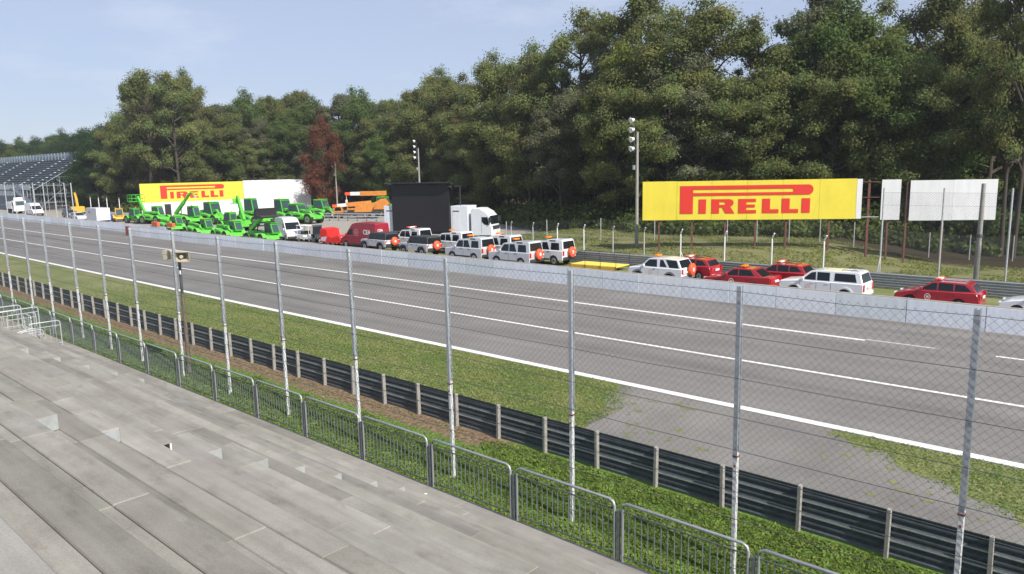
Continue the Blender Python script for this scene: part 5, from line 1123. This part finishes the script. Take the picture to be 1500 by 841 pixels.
# single trees that stand out
x, y = atZ(470, 152); tree('brown', x, y, 19.5, 'slender red-brown tree beside the thin far light mast', .72)
x, y = atZ(140, 172); tree('dark', x, y, 17, 'dense dark evergreen mass overhanging the right end of the steel grandstand', 1.15)
x, y = atZ(122, 178); tree('dark', x, y, 14, 'dark bushy tree in front of the right end of the steel grandstand', 1.0)
x, y = atZ(566, 146); tree('green', x, y, 17, 'rounded fresh green tree left of the video screen', .95)
x, y = atZ(910, 88); t = tree('yellow', x, y, 21, 'bright yellow-green crown right above the tallest light mast', .75)
x, y = atZ(218, 156); tree('sparse', x, y, 31.5, 'tall open-crowned tree topping the left skyline, left twin', .95)
x, y = atZ(262, 156); tree('sparse', x, y, 31, 'tall open-crowned tree topping the left skyline, right twin', .95)
x, y = atZ(858, 102); tree('sparse', x, y, 31, 'spindly tree poking highest above the wood left of the tallest mast', .9)
x, y = atZ(938, 94); tree('sparse', x, y, 32, 'spindly tree with open top just behind the tallest mast', .9)
x, y = atZ(1478, 66); tree('sparse', x, y, 28, 'slim ivy-clad tree right of the large white billboard', .6)
x, y = atZ(1496, 64); tree('sparse', x, y, 28, 'slim dark tree trunk cut by the right edge of the picture', .6)
# understorey
P = []; Z_ = []; n = 0
cs = []
for px in np.arange(-80, 1660, 5.):
    Z = ip(edge_pts, px)
    for k in range(2):
        zz = Z+rs.uniform(-3.5, 9); x, y = atZ(px+rs.uniform(-4,4), zz); cs.append((x, y, rs.uniform(1.0, 3.0)*(1 if zz > Z else .5)))
PP = []; NN = []; TT = []
for (x, y, r) in cs:
    n = int(150*r); d = rs.normal(size=(n,3)); d /= np.linalg.norm(d, axis=1)[:, None]; d[:, 2] = np.abs(d[:, 2])
    q = d*r*rs.uniform(.5,1.1,(n,1))*np.array([[1.1,1.1,1.2]]); q[:, 2] += .1; q += np.array([[x, y, gz(x, y) if y < 110 else 0]]); PP.append(q); NN.append(d+rs.normal(0,.6,(n,3))); TT.append(np.ones((n,3))*rs.uniform(.6,1.3)*rs.uniform(.8,1.2,(n,1)))
PP = np.concatenate(PP); tag(leaves('woodland_undergrowth', PP, np.concatenate(NN), rs.uniform(.14,.3,len(PP)), GR, tints=np.concatenate(TT)), 'tangled green undergrowth along the foot of the wood', 'undergrowth', kind='stuff')
# far wood behind everything, on the horizon
PP = []; NN = []; TT = []
for k in range(420):
    px = rs.uniform(-120, 1700); Z = ip(edge_pts, px)+rs.uniform(28, 60); x, y = atZ(px, Z); h = min(22, 8+(261-px*.0195-ip(sky_pts, px))*Z/F*.5); n = 420
    for j in range(3):
        r = rs.uniform(3,4.5); c = np.array([x+rs.uniform(-2,2), y+rs.uniform(-2,2), h*(.25+.3*j)]); m = n//2; d = rs.normal(size=(m,3)); d /= np.linalg.norm(d, axis=1)[:, None]
        PP.append(d*r*rs.uniform(.6,1,(m,1))+c); NN.append(d+rs.normal(0,.5,(m,3))); TT.append(np.ones((m,3))*rs.uniform(.7,1.2))
PP = np.concatenate(PP); tag(leaves('distant_wood', PP, np.concatenate(NN), rs.uniform(.35,.6,len(PP)), OL, tints=np.concatenate(TT)), 'dense far-off wood seen through gaps between the trees', 'wood', kind='stuff')
# ------------------------------------------------------------------ haze
mb = MB(); mb.box(-420, 140, -60, 320, -4, 48); hz_o = mb.build('haze', bpy.data.materials.new('haze')); tag(hz_o, 'thin summer haze in the air over the track', 'haze', kind='stuff')
hm_ = hz_o.data.materials[0]; hm_.use_nodes = True; t = hm_.node_tree; t.nodes.remove(t.nodes['Principled BSDF']); pv = t.nodes.new('ShaderNodeVolumePrincipled')
pv.inputs['Color'].default_value = (.86, .90, .97, 1); pv.inputs['Density'].default_value = .00028; pv.inputs['Anisotropy'].default_value = .2; t.links.new(pv.outputs[0], t.nodes['Material Output'].inputs['Volume'])
